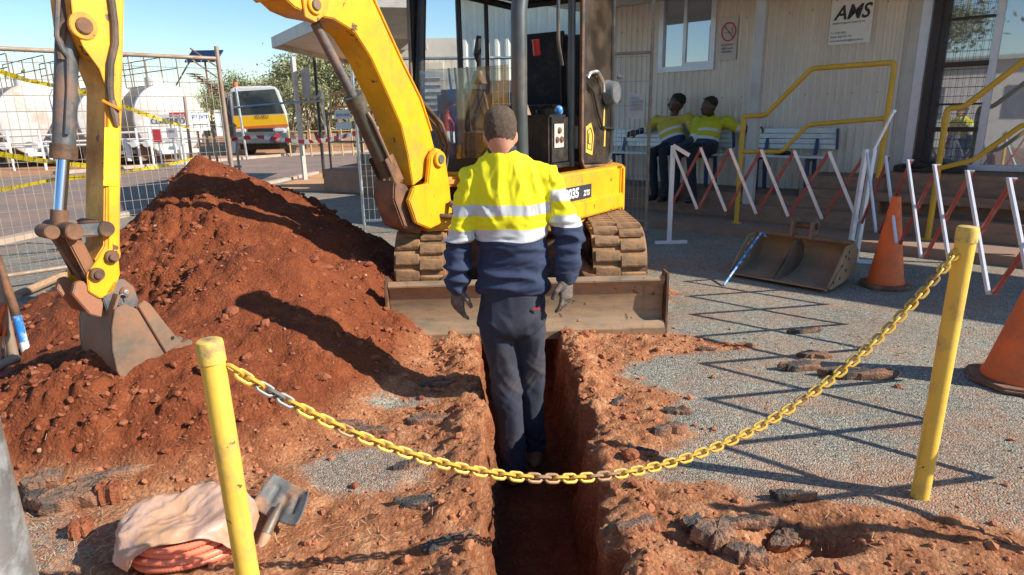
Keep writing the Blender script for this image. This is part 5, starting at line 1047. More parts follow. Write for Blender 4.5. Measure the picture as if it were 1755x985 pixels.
# --- two seated men
def seated(label, hip, chest, neck, headc, arms, legs, cloth, look, offs):
    t = thing('person', (hip[0], hip[1], .42), label, 'person', 'men resting on the bench')
    hip, chest, neck, headc = map(Vector, (hip, chest, neck, headc)); R = Matrix((WD, -WN, UP)).transposed(); L = Vector(look).normalized()
    Rh = Matrix((L.cross(UP).normalized(), L, UP)).transposed()
    hd = [('e', headc, (.084, .106, .118), Rh), ('c', neck, headc-UP*.06, .055, .055), ('e', headc+L*.055-UP*.062, (.056, .052, .056), Rh), ('c', headc+L*.106+UP*.0, headc+L*.122-UP*.028, .011, .016), ('e', headc+L*.108-UP*.062, (.026, .013, .011), Rh)]
    for sx in (-1, 1): hd.append(('e', headc+Rh @ Vector((sx*.087, -.005, -.01)), (.010, .018, .028), Rh))
    bd = organic(hd+[('c', hip, chest, .09, .08), ('c', chest, neck, .07, .05)]+[('c', a[0], a[1], .04, .036) for a in arms]+[('c', a[1], a[2], .034, .026) for a in arms], .011, 3); bd.materials.append(M['skin_dark']); link('body', bd, t)
    hr = organic([('e', headc+UP*.04-L*.028, (.092, .102, .094), Rh), ('e', headc+UP*.088-L*.012, (.074, .084, .046), Rh)], .009, 2); displace(hr, lambda c: .006*n3(c, 40, 2)); hr.materials.append(M['hair_dark']); link('hair', hr, t)
    sh = organic([('l', [(hip-UP*.06, .175, .135), (hip.lerp(chest, .5), .172, .14), (chest, .19, .13), (chest.lerp(neck, .55), .15, .10), (neck, .06, .06)], R)]+[('c', a[0], Vector(a[0]).lerp(Vector(a[1]), .95), .076, .064) for a in arms]+[('c', Vector(a[0]), chest.lerp(neck, .4), .06, .07) for a in arms], .010, 5)
    c = vco(sh); ax = np.array((chest-hip)); h0 = ((c-np.array(hip))@ax)/(ax@ax); hz = .2+.42*np.clip(h0, -.3, 1.6)
    for a in arms:
        tt, dd = seg_param(c, a[0], a[1]); hz = np.where((dd < .075) & (tt > .30), .72-(tt-.30)*.36, hz)
    hz = np.clip(hz, 0, .93); setattr_(sh, 'hz', hz); displace(sh, lambda c: .009*ridge(c, 8, 3, (1, 1, 1.4))+.004*n3(c, 20, 4)); sh.materials.append(cloth); link('shirt', sh, t)
    sl_ = organic([('c', Vector(a[0]).lerp(Vector(a[1]), .75), a[1], .056, .053) for a in arms]+[('c', a[1], a[2], .052, .041) for a in arms], .010, 3); sl_.materials.append(M['navy']); link('sleeves', sl_, t)
    pr = [('e', hip-UP*.02, (.17, .14, .10), R)]
    for l_ in legs: pr += [('c', l_[0], l_[1], .085, .066), ('c', l_[1], l_[2], .064, .052)]
    tr_ = organic(pr, .011, 4); displace(tr_, lambda c: .007*n3(c, 11, 5)); tr_.materials.append(M['trouser_black']); link('trousers', tr_, t)
    for l_ in legs:
        f = Vector(l_[2]); fd = Vector(l_[3]).normalized(); bo = organic([('c', f, f-UP*.05, .05, .05), ('c', f-UP*.06, f-UP*.06+fd*.15, .045, .04)], .011, 2); bo.materials.append(M['black']); link('boot', bo, t)
    for k, a in enumerate(arms):
        hm = organic(hand(a[2], Vector(a[2])-Vector(a[1]), a[3], curl=.7, size=1.05, thumb=a[4]), .006, 1); hm.materials.append(M['skin_dark']); link('hand', hm, t)
    return t
def Pp(u, v, o): q = onplane(u, v, P(0, o, 0), WN); return q
olive = shirt_mat('hi_vis_shirt_dull', (.50, .40, .05), (.28, .345, .45, .515)); lime = shirt_mat('hi_vis_shirt_lime', (.50, .50, .02), (.26, .325, .45, .515))
hA = Pp(1155, 244, .38); cA_ = Pp(1148, 216, .34); nA = Pp(1154, 199, .28); eA = Pp(1160, 176, .28)
seated('left seated man with dull yellow shirt, head turned away, arm along the bench', hA, cA_, nA, eA,
       [(Pp(1126, 206, .24), Pp(1108, 222, .22), Pp(1092, 226, .3), WN, -1), (Pp(1180, 203, .26), Pp(1195, 232, .34), Pp(1172, 248, .5), WN, 1)],
       [(Pp(1142, 252, .42), Pp(1118, 262, .86), Pp(1122, 330, .88), WN), (Pp(1164, 252, .42), Pp(1136, 260, .9), Pp(1140, 332, .92), WN)], olive, WN*.7-WD*.9, 0)
hB = Pp(1208, 246, .36); cB_ = Pp(1214, 216, .28); nB = Pp(1218, 198, .24); eB = Pp(1215, 182, .33)
seated('right seated man with bright lime shirt, arm stretched along the bench back', hB, cB_, nB, eB,
       [(Pp(1196, 208, .30), Pp(1190, 236, .42), Pp(1168, 250, .55), WN, -1), (Pp(1243, 208, .20), Pp(1266, 220, .12), Pp(1290, 221, .12), WN, 1)],
       [(Pp(1200, 254, .42), Pp(1160, 262, .88), Pp(1158, 332, .9), WN), (Pp(1218, 256, .42), Pp(1184, 264, .88), Pp(1188, 334, .9), WN)], lime, WN-WD*.5+UP*-.1, 0)
# ------------------------------------------------------------------ temporary mesh fences
def panel(p0, p1, z0, z1, label, m, dv=.06, dh=.12, rpost=.019, wr=.0022, post_top=0.0, group='temporary mesh fence panels', lean=(0, 0), up_ext=0):
    p0, p1 = Vector((*p0, 0)), Vector((*p1, 0)); L = (p1-p0).length; d = (p1-p0)/L; t = thing('mesh_fence', p0, label, 'fence panel', group)
    def q(x, z): return p0+d*x+UP*z+Vector((lean[0], lean[1], 0))*z
    for x, e in ((0, up_ext), (L, up_ext)):
        b = MB(); b.tube([q(x, 0 if z0 < .3 else z0), q(x, z1+e)], rpost, 12); b.build('post', m, t)
    for z in (z0, z1):
        b = MB(); b.tube([q(rpost, z), q(L-rpost, z)], rpost*.9, 12); b.build('rail', m, t)
    b = MB(); x = dv
    while x < L-.01:
        j = random.uniform(-.006, .006); b.tube([q(x, z0+.01), q(x+j, (z0+z1)/2), q(x, z1-.01)], wr, 4, caps=False); x += dv
    z = z0+dh
    while z < z1-.02: b.tube([q(rpost, z), q(L/2, z+random.uniform(-.008, .008)), q(L-rpost, z)], wr, 4, caps=False); z += dh
    b.build('wire_mesh', M['wire'], t, kind='stuff'); return t, q
M['wire_bright'] = M['galv']
fp, fq = panel((-5.15, 4.9), (-3.0, 7.05), .14, 2.06, 'rusty mesh fence panel behind the digger arm, hung with yellow tape', M['fence_brown'], .07, .14, .022, .0030, up_ext=.12)
panel((-7.35, 2.7), (-5.2, 4.85), .14, 2.06, 'mesh fence panel at the far left edge beyond the spoil heap', M['fence_brown'], .07, .14, .022, .0030)
panel((-1.86, 8.1), (.10, 8.35), .18, 2.12, 'galvanised mesh panel standing behind the excavator boom', M['galv'], .07, .14, .02, .003)
panel((.2, 8.36), (1.70, 8.0), .12, 2.12, 'mesh panel with a paper notice between the cab and the seated men', M['fence_brown'], .055, .28, .02, .0026, up_ext=.8)
q = onplane(1090, 182, (.2, 8.34, 0), (.24, 1, 0)); b = MB(); b.box(q+Vector((0, -.03, 0)), (.17, .006, .30), Matrix.Rotation(rad(-13), 3, 'Z')); nt_ = tag(b.build('paper_notice', M['paper_dim']), 'small white notice hung on the mesh panel right of the cab', 'notice')
text('print', 'NOTICE\nALL VISITORS\nREPORT TO\nSITE OFFICE', q+Vector((-.068, -.045, .08)), (1, -.24, 0), UP, .042, M['print_grey'], nt_, sx=.6)
def tape(pts, w, cols, label, n=40, sag=0, seg=.12):
    """plastic tape: a thin twisting ribbon with a printed repeat"""
    P_ = [Vector(p) for p in pts]; out = []
    for a_, c_ in zip(P_, P_[1:]):
        m_ = max(6, int((c_-a_).length/.05))
        for k in range(m_): f = k/m_; p = a_.lerp(c_, f); p.z -= sag*4*f*(1-f); out.append(p)
    out.append(P_[-1]); b = MB(); prev = None; VV = []
    for k, p in enumerate(out):
        tw = .5*math.sin(k*.13)+.35*math.sin(k*.31+1); tn = (out[min(k+1, len(out)-1)]-out[max(0, k-1)]).normalized(); u = (UP-tn*UP.dot(tn)).normalized(); v = tn.cross(u); e = (u*math.cos(tw)+v*math.sin(tw))*w/2*(.85+.15*math.sin(k*.5)); VV.append((b.bm.verts.new(p-e), b.bm.verts.new(p+e)))
    dist = 0
    for k in range(len(VV)-1):
        f = b.bm.faces.new((VV[k][0], VV[k+1][0], VV[k+1][1], VV[k][1])); dist += (out[k+1]-out[k]).length; f.material_index = int(dist/seg) % len(cols)
    bmesh.ops.solidify(b.bm, geom=b.bm.faces[:], thickness=.0012)
    me_ = b.mesh('tape', None)
    for c_ in cols: me_.materials.append(c_)
    return link('barrier_tape', me_, label=label, cat='tape')
TY = [M['tape_y'], M['tape_y'], M['tape_y'], mat('tape_print', (.28, .2, .02), .5)]
def FQ(u, v, off=-.03):
    n_ = Vector((-.707, .707, 0)); return onplane(u, v, Vector((-5.15, 4.9, 0))+n_*off*-1, n_)
tape([FQ(0, 122), FQ(45, 137), FQ(100, 148), FQ(160, 162), FQ(238, 192), FQ(325, 220)], .045, TY, 'yellow caution tape strung high across the rusty mesh panel')
tape([FQ(0, 264), FQ(70, 275), FQ(150, 284)], .055, TY, 'yellow caution tape wrapped low at the left of the mesh panel')
tape([FQ(0, 325), FQ(20, 322), FQ(90, 308), FQ(205, 296), FQ(280, 284), FQ(345, 268)], .04, TY, 'lowest yellow caution tape crossing the mesh panel above the road')
TR = [M['tape_white'] if 'tape_white' in M else M['white'], M['print_red']]
a = AY(400, 238, 12.0); tape([AY(400, 262, 12), a, AY(440, 234, 11.5), AY(520, 243, 10.5), AY(560, 240, 9.5), AY(612, 228, 8.2)], .075, TR, 'red and white tape sagging from the truck gate to the galvanised panel', seg=.22)
t = thing('gate_post', (-8.3, 20.2, 0), 'grey gate post pair beside the parked truck', 'post')
for u0, u1, v0, v1 in ((404, 424, 150, 274), (386, 402, 160, 262)):
    b = MB(); p = G(u1, v1); b.tube([p, AY(u0, v0, p.y)], .045, 10); b.build('post', M['galv'], t)
# ------------------------------------------------------------------ far canopy and building behind the excavator
cb = thing('canopy_building', (-2, 14, 0), 'low cream building with open corner canopy behind the excavator', 'building')
M['shade_wall'] = M['cream']
can = [(-4.62, 13.5), (-1.75, 8.95), (-1.3, 9.05), (-2.4, 17), (-4.2, 17.5)]
b = MB(); b.prism(can, (0, 0, 0), (1, 0, 0), (0, 1, 0), UP, 2.93, 2.99); b.build('canopy_roof', M['cream'], cb, smooth=0)
b = MB()
for a_, c_ in zip(can, can[1:]+can[:1]): b.beam((*a_, 2.92), (*c_, 2.92), .05, .20)
b.build('fascia', M['fascia'], cb, smooth=0)
b = MB(); p = G(523, 308); b.tube([p, (p.x, p.y, 2.9)], .065, 4); b.build('canopy_post', M['fascia'], cb, smooth=0)
p = G(556, 306); b = MB(); b.tube([p, (p.x+.02, p.y, 2.9)], .04, 10); b.build('canopy_post', M['dark_paint'], cb)
b = MB(); b.box((p.x-.22, p.y-.02, 2.3), (.20, .05, .7)); b.build('hanging_board', M['fascia'], cb, bevel=.005)
b = MB(); b.box((-.1, 13.6, 1.6), (4.4, .12, 2.7)); b.build('wall', M['cream'], cb, smooth=0)
b = MB(); b.box((-1.75, 13.5, 1.5), (.95, .06, 2.0)); dw = b.build('door', M['cream'], cb, bevel=.01); b = MB()
for k in range(12): b.box((-1.75, 13.46, .75+k*.13), (.8, .03, .05), Matrix.Rotation(rad(30), 3, 'X'))
b.build('door_louvre', M['fascia'], dw, smooth=0, kind='stuff')
b = MB(); b.box((-1.9, 12.8, 2.72), (.8, .12, .10)); b.build('ceiling_lamp', M['fascia'], cb)
# concrete ramp block and handrail
rb = thing('loading_ramp', (-3.2, 12.6, 0), 'brown concrete ramp block with pipe rails under the canopy', 'ramp')
p1 = G(556, 329); b = MB(); b.prism([(p1.x, p1.y), (p1.x+1.9, p1.y-1.1), (p1.x+2.6, p1.y+2.2), (p1.x+.3, p1.y+2.0)], (0, 0, 0), (1, 0, 0), (0, 1, 0), UP, 0, .46); b.build('block', M['concrete'], rb, bevel=.02)
b = MB(); b.prism([(p1.x+.5, p1.y+.9), (p1.x+2.3, p1.y+.2), (p1.x+2.6, p1.y+2.2), (p1.x+.6, p1.y+2.0)], (0, 0, 0), (1, 0, 0), (0, 1, 0), UP, .462, .68); b.build('upper_step', M['kerb'], rb, bevel=.02)
for k in range(3):
    b = MB(); b.tube([(p1.x+.15+k*.75, p1.y+.12-k*.42, .45), (p1.x+.15+k*.75, p1.y+.12-k*.42, 1.55)], .022, 8); b.build('rail_post', M['steel_worn'], rb)
for z in (1.0, 1.55):
    b = MB(); b.tube([(p1.x+.15, p1.y+.12, z), (p1.x+1.65, p1.y-.72, z)], .022, 8); b.build('rail', M['steel_worn'], rb)
for k, (u, v, z_) in enumerate(((577, 196, 1), (580, 215, 1))):
    q = AY(u+10, v, p1.y-.3); b = MB(); b.box(q, (.30, .01, .17 if k == 0 else .13)); tg_ = tag(b.build('notice', M['paper']), ['upper white notice with blue print above the ramp rail', 'lower blank white notice on the ramp rail'][k], 'notice')
    if k == 0: text('print', 'BLUE AREA', q+Vector((-.12, -.012, -.03)), (1, 0, 0), UP, .07, M['print_blue'], tg_, sx=.75)
# pale corrugated shed seen through the cab
sh2 = thing('corrugated_shed', (0, 12.2, 0), 'pale green corrugated shed wall seen through the excavator cab', 'shed')
b = MB(); x = -.9; lo = []; pts = []
while x < 2.2:
    for dx_, dy_ in ((0, 0), (.09, 0), (.115, -.03), (.165, -.03)): pts.append((x+dx_, 12.2+dy_))
    x += .19
lo = [b.bm.verts.new((p[0], p[1], .1)) for p in pts]; hi = [b.bm.verts.new((p[0], p[1], 3.42)) for p in pts]; lo2 = [b.bm.verts.new((p[0], 12.3, .1)) for p in (pts[0], pts[-1])]; hi2 = [b.bm.verts.new((p[0], 12.3, 3.42)) for p in (pts[0], pts[-1])]
for k in range(len(pts)-1): b.bm.faces.new((lo[k], lo[k+1], hi[k+1], hi[k]))
b.bm.faces.new((lo2[1], lo2[0], hi2[0], hi2[1])); M['shed'] = mat('shed_green_white', (.66, .70, .62), .45, var=.05); b.build('wall', M['shed'], sh2, smooth=0)
b = MB(); b.box((.65, 12.1, 3.5), (3.3, .5, .06)); b.build('roof_edge', M['cream'], sh2)
b = MB(); b.box((.75, 12.13, 1.25), (3.0, .05, 1.6)); b.build('dark_base_panel', M['truck_grey'], sh2)
# ------------------------------------------------------------------ tanks
def tank(cx, cy, r, L, label, ang=50):
    t = thing('fuel_tank', (cx, cy, 0), label, 'tank', 'white fuel tanks in a row'); ax = Vector((-math.sin(rad(ang)), math.cos(rad(ang)), 0)); c = Vector((cx, cy, r+.35))
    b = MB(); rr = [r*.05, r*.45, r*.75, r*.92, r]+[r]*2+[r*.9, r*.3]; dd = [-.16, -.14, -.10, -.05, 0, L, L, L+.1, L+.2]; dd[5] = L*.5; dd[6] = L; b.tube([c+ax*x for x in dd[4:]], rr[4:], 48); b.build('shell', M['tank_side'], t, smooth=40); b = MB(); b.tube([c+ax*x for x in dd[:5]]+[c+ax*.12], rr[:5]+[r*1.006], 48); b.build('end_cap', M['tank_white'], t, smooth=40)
    for x in (.6, L*.5, L-.6):
        b = MB(); b.box(c+ax*x-UP*(r*.75), (r*1.7, .25, r*.75+.1), Matrix.Rotation(rad(ang), 3, 'Z')); b.build('saddle', M['steel_worn'], t)
    b = MB(); b.cyl(c+ax*.9+UP*r*.9, c+ax*.9+UP*(r+.25), .3, n=20); b.build('manhole', M['white'], t)
    rt = MB()
    for s_ in (-.55, .55):
        sd2 = Vector((ax.y, -ax.x, 0))*s_
        for z in (.55, 1.0): rt.tube([c+sd2+ax*.1+UP*(r+z), c+sd2+ax*(L-.1)+UP*(r+z)], .02, 6)
        for k in range(5): rt.tube([c+sd2+ax*(.1+k*(L-.2)/4)+UP*(r*.8), c+sd2+ax*(.1+k*(L-.2)/4)+UP*(r+1.0)], .02, 6)
    rt.build('walkway_rails', M['steel_worn'], t, kind='stuff')
    b = MB(); b.box(c-ax*.25-UP*r*.92, (1.3, .5, .12), Matrix.Rotation(rad(ang), 3, 'Z')); b.tube([c-ax*.4-UP*r*.6, c-ax*.6-UP*r*.8, c-ax*.6-UP*(r+.2)], .10, 10); b.build('outlet_pipe', M['white'], t)
    return c, ax
M['tank_side'] = mat('tank_side_dust_and_shade', (.33, .27, .215), .6, 0, (.24, .15, .10), 1.2, .45, .7, var=.1)  # dusty shell, with the shade of that side also put into its brown
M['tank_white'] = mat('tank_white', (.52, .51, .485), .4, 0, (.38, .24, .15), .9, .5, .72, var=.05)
DT = 24.0
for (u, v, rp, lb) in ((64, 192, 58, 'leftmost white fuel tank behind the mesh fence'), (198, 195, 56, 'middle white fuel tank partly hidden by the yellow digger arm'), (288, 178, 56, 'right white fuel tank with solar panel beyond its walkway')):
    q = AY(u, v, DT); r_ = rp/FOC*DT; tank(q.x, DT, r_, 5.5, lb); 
    b = None
q = AY(350, 96, 27); sp0 = thing('solar_panel', (q.x, q.y, 3.0), 'dark solar panel on a frame above the right tank', 'solar panel')
b = MB(); b.box(q, (1.25, .9, .05), Matrix.Rotation(rad(32), 3, 'X')); b.build('panel', M['solar'], sp0); b = MB(); b.tube([q-UP*.05, q-UP*1.6], .04, 8); b.tube([q-UP*.05+Vector((-.5, 0, 0)), q+Vector((-1.6, 0, -1.5))], .03, 6); b.build('frame', M['steel_worn'], sp0)
st_ = thing('tank_stair', AY(380, 150, 25), 'metal access stair running down from the right tank', 'stair'); b = MB(); a0 = AY(330, 112, 25); a1 = AY(385, 150, 25)
for dz in (0, .5, .9): b.tube([a0+UP*(dz-.3), a1+UP*(dz-.3)], .03, 6)
b.build('stair_rails', M['steel_worn'], st_)
b = MB()
for k in range(10): p = a0.lerp(a1, k/9)-UP*.3; b.box(p, (.3, .6, .03))
b.build('treads', M['steel_worn'], st_, kind='stuff')
# manifold pipes and signs in front of tanks
mp = thing('pipe_manifold', (-13, 21, 0), 'white pipework manifold and bollards in front of the tanks', 'pipework')
for z, v in ((.75, 0), (1.35, 0), (.4, 0)):
    b = MB(); b.tube([AY(-40, 262-z*20, 22)+UP*0, AY(345, 250-z*20, 22)], .035, 8); b.build('pipe', M['white'], mp)
for u in (20, 75, 240, 262, 318):
    p = AY(u, 268, 21.8); b = MB(); b.tube([(p.x, p.y, 0), (p.x, p.y, 1.3)], .04, 8); b.cyl((p.x, p.y-.1, .8), (p.x, p.y-.3, .8), .11, n=12); b.build('valve', M['white'], mp)
def notice(u0, u1, v0, v1, Y, m, label, body=None, tm='print_dark', sz=.1, extra=None):
    a_, c_ = AY(u0, v1, Y), AY(u1, v0, Y); b = MB(); b.box((a_+c_)/2, (abs(c_.x-a_.x), .02, abs(c_.z-a_.z))); o = tag(b.build('notice_board', m), label, 'sign')
    if body: text('print', body, Vector((a_.x+.04, Y-.02, c_.z-sz*1.1)), (1, 0, 0), UP, sz, M[tm], o, sx=.8)
    b = MB(); b.tube([((a_.x+c_.x)/2, Y+.03, 0), ((a_.x+c_.x)/2, Y+.03, a_.z+.1)], .025, 6); b.build('stake', M['galv'], o); return o
notice(258, 322, 195, 213, 20.5, M['paper'], 'long white board lettered CONFINED on the tank pipework', 'CONFINED', 'print_dark', .26)
o_ = notice(291, 316, 192, 201, 20.3, M['print_red'], 'red and white DANGER sign above the long white board', 'DANGER', 'paper', .13)
notice(264, 275, 221, 244, 20.2, M['print_red'], 'tall red hazard sign on the tank pipes')
notice(287, 303, 219, 236, 20.2, M['paper_dim'], 'small pale blue printed sign low by the pipes', 'INFO', 'print_blue', .12)
def fnotice(u0, u1, v0, v1, label, body, tm, sz):
    a_, c_ = FQ(u0, v1), FQ(u1, v0); dx_ = Vector((.707, .707, 0)); w_ = (c_-a_).dot(dx_); h_ = c_.z-a_.z; m_ = (a_+c_)/2
    b = MB(); b.box(m_, (w_, .008, h_), Matrix.Rotation(rad(45), 3, 'Z')); o = tag(b.build('notice_board', M['paper']), label, 'sign')
    text('print', body, Vector((a_.x, a_.y, c_.z-sz*1.2))+dx_*w_*.12+Vector((.707, -.707, 0))*.007, dx_, UP, sz, M[tm], o, sx=.7)
    b = MB(); b.box(m_-UP*h_*.15+Vector((.707, -.707, 0))*.006, (w_*.7, .002, .008), Matrix.Rotation(rad(45), 3, 'Z')); b.build('printed_rule', M['print_grey'], o)
fnotice(327, 357, 192, 224, 'white site notice with blue heading on the mesh fence', 'SITE ENTRY', 'print_blue', .05)
fnotice(372, 385, 188, 233, 'tall white notice wired to the mesh fence near its right post', 'FUEL', 'print_grey', .03)
t = thing('shop_gate', (-9.6, 17, 0), 'brown steel rail gate in front of the tanks', 'gate')
for u in (345, 360, 372, 392, 408): p = AY(u, 272, 14); b = MB(); b.tube([(p.x, 14, 0), (p.x, 14, 1.4)], .025, 6); b.build('bar', M['fence_brown'], t)
for z in (.5, 1.35): b = MB(); b.tube([(AY(340, 272, 14).x, 14, z), (AY(412, 272, 14).x, 14, z)], .025, 6); b.build('rail', M['fence_brown'], t)
p = G(322, 205, 1.6); b = MB(); p0 = AY(330, 290, 13); b.tube([p0, AY(316, 165, 13)], .03, 8); tag(b.build('steel_stake', M['fence_brown']), 'leaning rusty steel stake beside the white notices', 'stake')
# ------------------------------------------------------------------ truck
TY_ = 29.0
def truck():
    t = thing('tanker_truck', AY(440, 258, TY_), 'white and yellow fuel truck parked facing the road', 'truck'); a0 = AY(398, 252, TY_); a1 = AY(490, 252, TY_); w = a1.x-a0.x; x0 = a0.x; top = AY(440, 148, TY_).z; R = 1
    def Z(v): return AY(440, v, TY_).z
    def X(u): return AY(u, 200, TY_).x
    b = MB(); b.prism([(X(397), Z(232)), (X(397), Z(160)), (X(403), Z(151)), (X(410), Z(147)), (X(474), Z(147)), (X(482), Z(153)), (X(492), Z(192)), (X(494), Z(232))], (TY_*.38, 0, 0), (1, 0, 0), (0, 0, 1), (-.38, 1, 0), TY_, TY_+2.0); b.build('cab', M['white'], t, bevel=.06)
    b = MB(); b.prism([(X(402), Z(197)), (X(404), Z(156)), (X(476), Z(153)), (X(488), Z(195))], (0, 0, 0), (1, 0, 0), (0, 0, 1), (0, 1, 0), TY_-.02, TY_-.003); b.build('windscreen', M['windscreen'], t)
    b = MB(); b.prism([(X(400), Z(217)), (X(400), Z(199)), (X(490), Z(197)), (X(492), Z(213))], (0, 0, 0), (1, 0, 0), (0, 0, 1), (0, 1, 0), TY_-.03, TY_-.003); b.build('yellow_band', M['truck_yellow'], t)
    b = MB(); b.prism([(X(401), Z(221)), (X(401), Z(217)), (X(492), Z(213)), (X(493), Z(218))], (0, 0, 0), (1, 0, 0), (0, 0, 1), (0, 1, 0), TY_-.035, TY_-.003); b.build('orange_band', M['truck_orange'], t)
    text('maker_lettering', 'ISUZU', Vector((X(437), TY_-.05, Z(203))), (1, 0, 0), UP, .22, M['print_dark'], t)
    b = MB(); b.box(((X(400)+X(492))/2, TY_-.1, (Z(228)+Z(246))/2), (X(492)-X(400), .3, Z(228)-Z(246))); b.build('bumper', M['truck_grey'], t, bevel=.04)
    b = MB(); b.box(((X(422)+X(466))/2, TY_-.04, Z(223)), (X(466)-X(422), .05, .14)); b.build('grille', M['dark_paint'], t); b = MB(); b.box(((X(402)+X(490))/2, TY_+.6, Z(250)), (X(490)-X(402), .8, .3)); b.build('underbody', M['black'], t); b = MB(); b.box((X(399)-.25, TY_+1.2, Z(200)), (.45, 1.6, 1.7)); b.build('side_body', M['truck_grey'], t)
    for u in (411, 478): b = MB(); b.box((X(u), TY_-.06, Z(223)), (.45, .1, .15)); b.build('headlight', M['white_metal'], t, bevel=.03)
    b = MB(); b.box((X(475), TY_-.29, Z(236)), (.3, .03, .3), Matrix.Rotation(rad(45), 3, 'Y')); b.build('hazard_diamond', M['print_red'], t)
    for u in (411, 483):
        b = MB(); b.cyl((X(u)-.14, TY_+.7, .5), (X(u)+.14, TY_+.7, .5), .5, n=24); b.build('wheel', M['tyre'], t)
    b = MB(); c = Vector((X(418), TY_+2.4, 1.75)); b.tube([c, c+Vector((-3.2, 5, 0))], .85, 32); b.build('tank_body', M['tank_white'], t)
    b = MB(); b.beam((X(408), TY_-.06, Z(182)), (X(482), TY_-.06, Z(176)), .03, .04); b.tube([(X(398), TY_-.1, Z(160)), (X(396), TY_-.4, Z(185)), (X(398), TY_-.1, Z(200))], .04, 6); b.build('mirror_bar', M['dark_paint'], t)
    b = MB(); b.cyl((X(404), TY_+.4, Z(148)), (X(404), TY_+.4, Z(139)), .1, n=10); b.build('beacon', M['cone'], t)
    return t
truck()
# ------------------------------------------------------------------ trees
def tree_parts(h, r, n, seed, leafm, ls=.22):
    rg = random.Random(seed); b = MB(); tips = []
    def limb(p, d, L, rr, k):
        q = p+d*L; b.tube([p, p.lerp(q, .5)+Vector((rg.uniform(-.1, .1), rg.uniform(-.1, .1), 0))*L*.4, q], [rr, rr*.75, rr*.5], 6)
        if k == 0: tips.append(q); return
        for j in range(rg.choice((2, 3))): limb(p.lerp(q, rg.uniform(.6, 1)), (d+Vector((rg.uniform(-.8, .8), rg.uniform(-.8, .8), rg.uniform(-.1, .5)))).normalized(), L*rg.uniform(.55, .8), rr*.5, k-1)
    for j in range(3): limb(Vector((rg.uniform(-.2, .2), rg.uniform(-.2, .2), 0)), Vector((rg.uniform(-.35, .35), rg.uniform(-.35, .35), 1)).normalized(), h*.38, h*.022, 3)
    tm = b.mesh('trunk', M['bark']); VV = []; FF = []
    cl = [(t_, rg.uniform(.45, 1.0)*r*.33) for t_ in tips]
    for k in range(n):
        c, cr = rg.choice(cl); p = c+Vector((rg.gauss(0, 1), rg.gauss(0, 1), rg.gauss(0, .8)))*cr*.6; a_ = Vector((rg.gauss(0, 1), rg.gauss(0, 1), rg.gauss(0, 1))).normalized()*ls*rg.uniform(.5, 1.2); c2 = a_.cross(Vector((rg.gauss(0, 1), rg.gauss(0, 1), rg.gauss(0, 1)))).normalized()*ls*rg.uniform(.2, .4)
        i0 = len(VV); VV += [p-a_*.5, p+c2*.6, p+a_*.5, p-c2*.6]; FF.append((i0, i0+1, i0+2, i0+3))
    me_ = bpy.data.meshes.new('crown'); me_.from_pydata([tuple(v) for v in VV], [], FF); me_.materials.append(leafm); return tm, me_
protos = [tree_parts(6, 3.2, 5200, 3, M['leaf']), tree_parts(5, 3.0, 5200, 11, M['leaf_pale']), tree_parts(6.5, 2.6, 4200, 23, M['leaf'])]
TL = [('grey green gum tree directly behind the truck cab', 425, 52, 0, .95), ('small bushy gum tree right of the truck roof', 476, 46, 1, .95), ('pale spreading wattle just right of the canopy post', 545, 38, 1, 1.1), ('dense gum tree behind the black canopy post', 580, 42, 0, 1.15), ('pale wattle over the ramp notices', 610, 36, 1, .95), ('tall gum behind the boom cylinder', 640, 44, 2, .9), ('distant gum tree far behind the right tank', 372, 70, 2, .85), ('low wattle bush under the canopy left of the black post', 520, 34, 1, .75), ('far gum beyond the ramp rails', 560, 60, 0, 1.25), ('gum sapling left of the truck beacon', 398, 58, 1, .8), ('low wattle behind the truck bumper', 497, 40, 0, .75)]
for k, (lb, u, d, kk_, sc_) in enumerate(TL):
    p = AY(u, 210, d); t = thing('tree', (p.x, p.y, 0), lb, 'tree', 'gum and wattle trees along the horizon'); R = Matrix.Rotation(k*1.7, 4, 'Z') @ Matrix.Scale(sc_, 4)
    for nm, me_ in zip(('trunk', 'crown'), protos[kk_]):
        o = bpy.data.objects.new(nm, me_); COL.objects.link(o); o.parent = t; o.matrix_basis = R
# low scrub line on the horizon, one mass
VV = []; FF = []
for k in range(16000):
    x = random.uniform(-95, 30); yb_ = 78+.18*(x+30)+random.uniform(-5, 5); hh = 2.6+1.3*math.sin(x*.21)+.9*math.sin(x*.77+1); p = Vector((x, yb_, abs(random.gauss(0, .55))*hh)); a_ = Vector((random.gauss(0, 1), random.gauss(0, 1), random.gauss(0, 1))).normalized()*.35; c2 = a_.cross(Vector((random.gauss(0, 1), random.gauss(0, 1), 1))).normalized()*.2
    i0 = len(VV); VV += [p-a_, p+c2, p+a_, p-c2]; FF.append((i0, i0+1, i0+2, i0+3))
raw('scrub', VV, FF, M['leaf'], smooth=False, label='low line of scrub along the far horizon', cat='scrub', kind='stuff')
# far yellow barricade and pipe fence right of the truck
t = thing('pipe_fence', AY(540, 240, 26), 'tan pipe rail fence in the yard beyond the road', 'fence')
for z in (.5, 1.0): b = MB(); b.tube([AY(492, 232, 27).xyz*1.0*Vector((1, 1, 0))+UP*z, AY(640, 232, 27)*Vector((1, 1, 0))+UP*z], .03, 6); b.build('rail', M['tan_rail'], t)
for u in range(495, 645, 18): p = AY(u, 232, 27); b = MB(); b.tube([(p.x, 27, 0), (p.x, 27, 1.1)], .035, 6); b.build('post', M['tan_rail'], t)
t = thing('yard_gate', AY(545, 180, 15.8), 'grey pipe yard gate with diagonal brace beyond the canopy post', 'gate')
for pts in (((402, 184), (490, 176), (556, 172)), ((552, 155), (556, 210), (560, 232)), ((540, 170), (552, 155))):
    b = MB(); b.tube([AY(u, v, 15.9) for u, v in pts], .025, 8); b.build('gate_pipe', M['galv'], t)
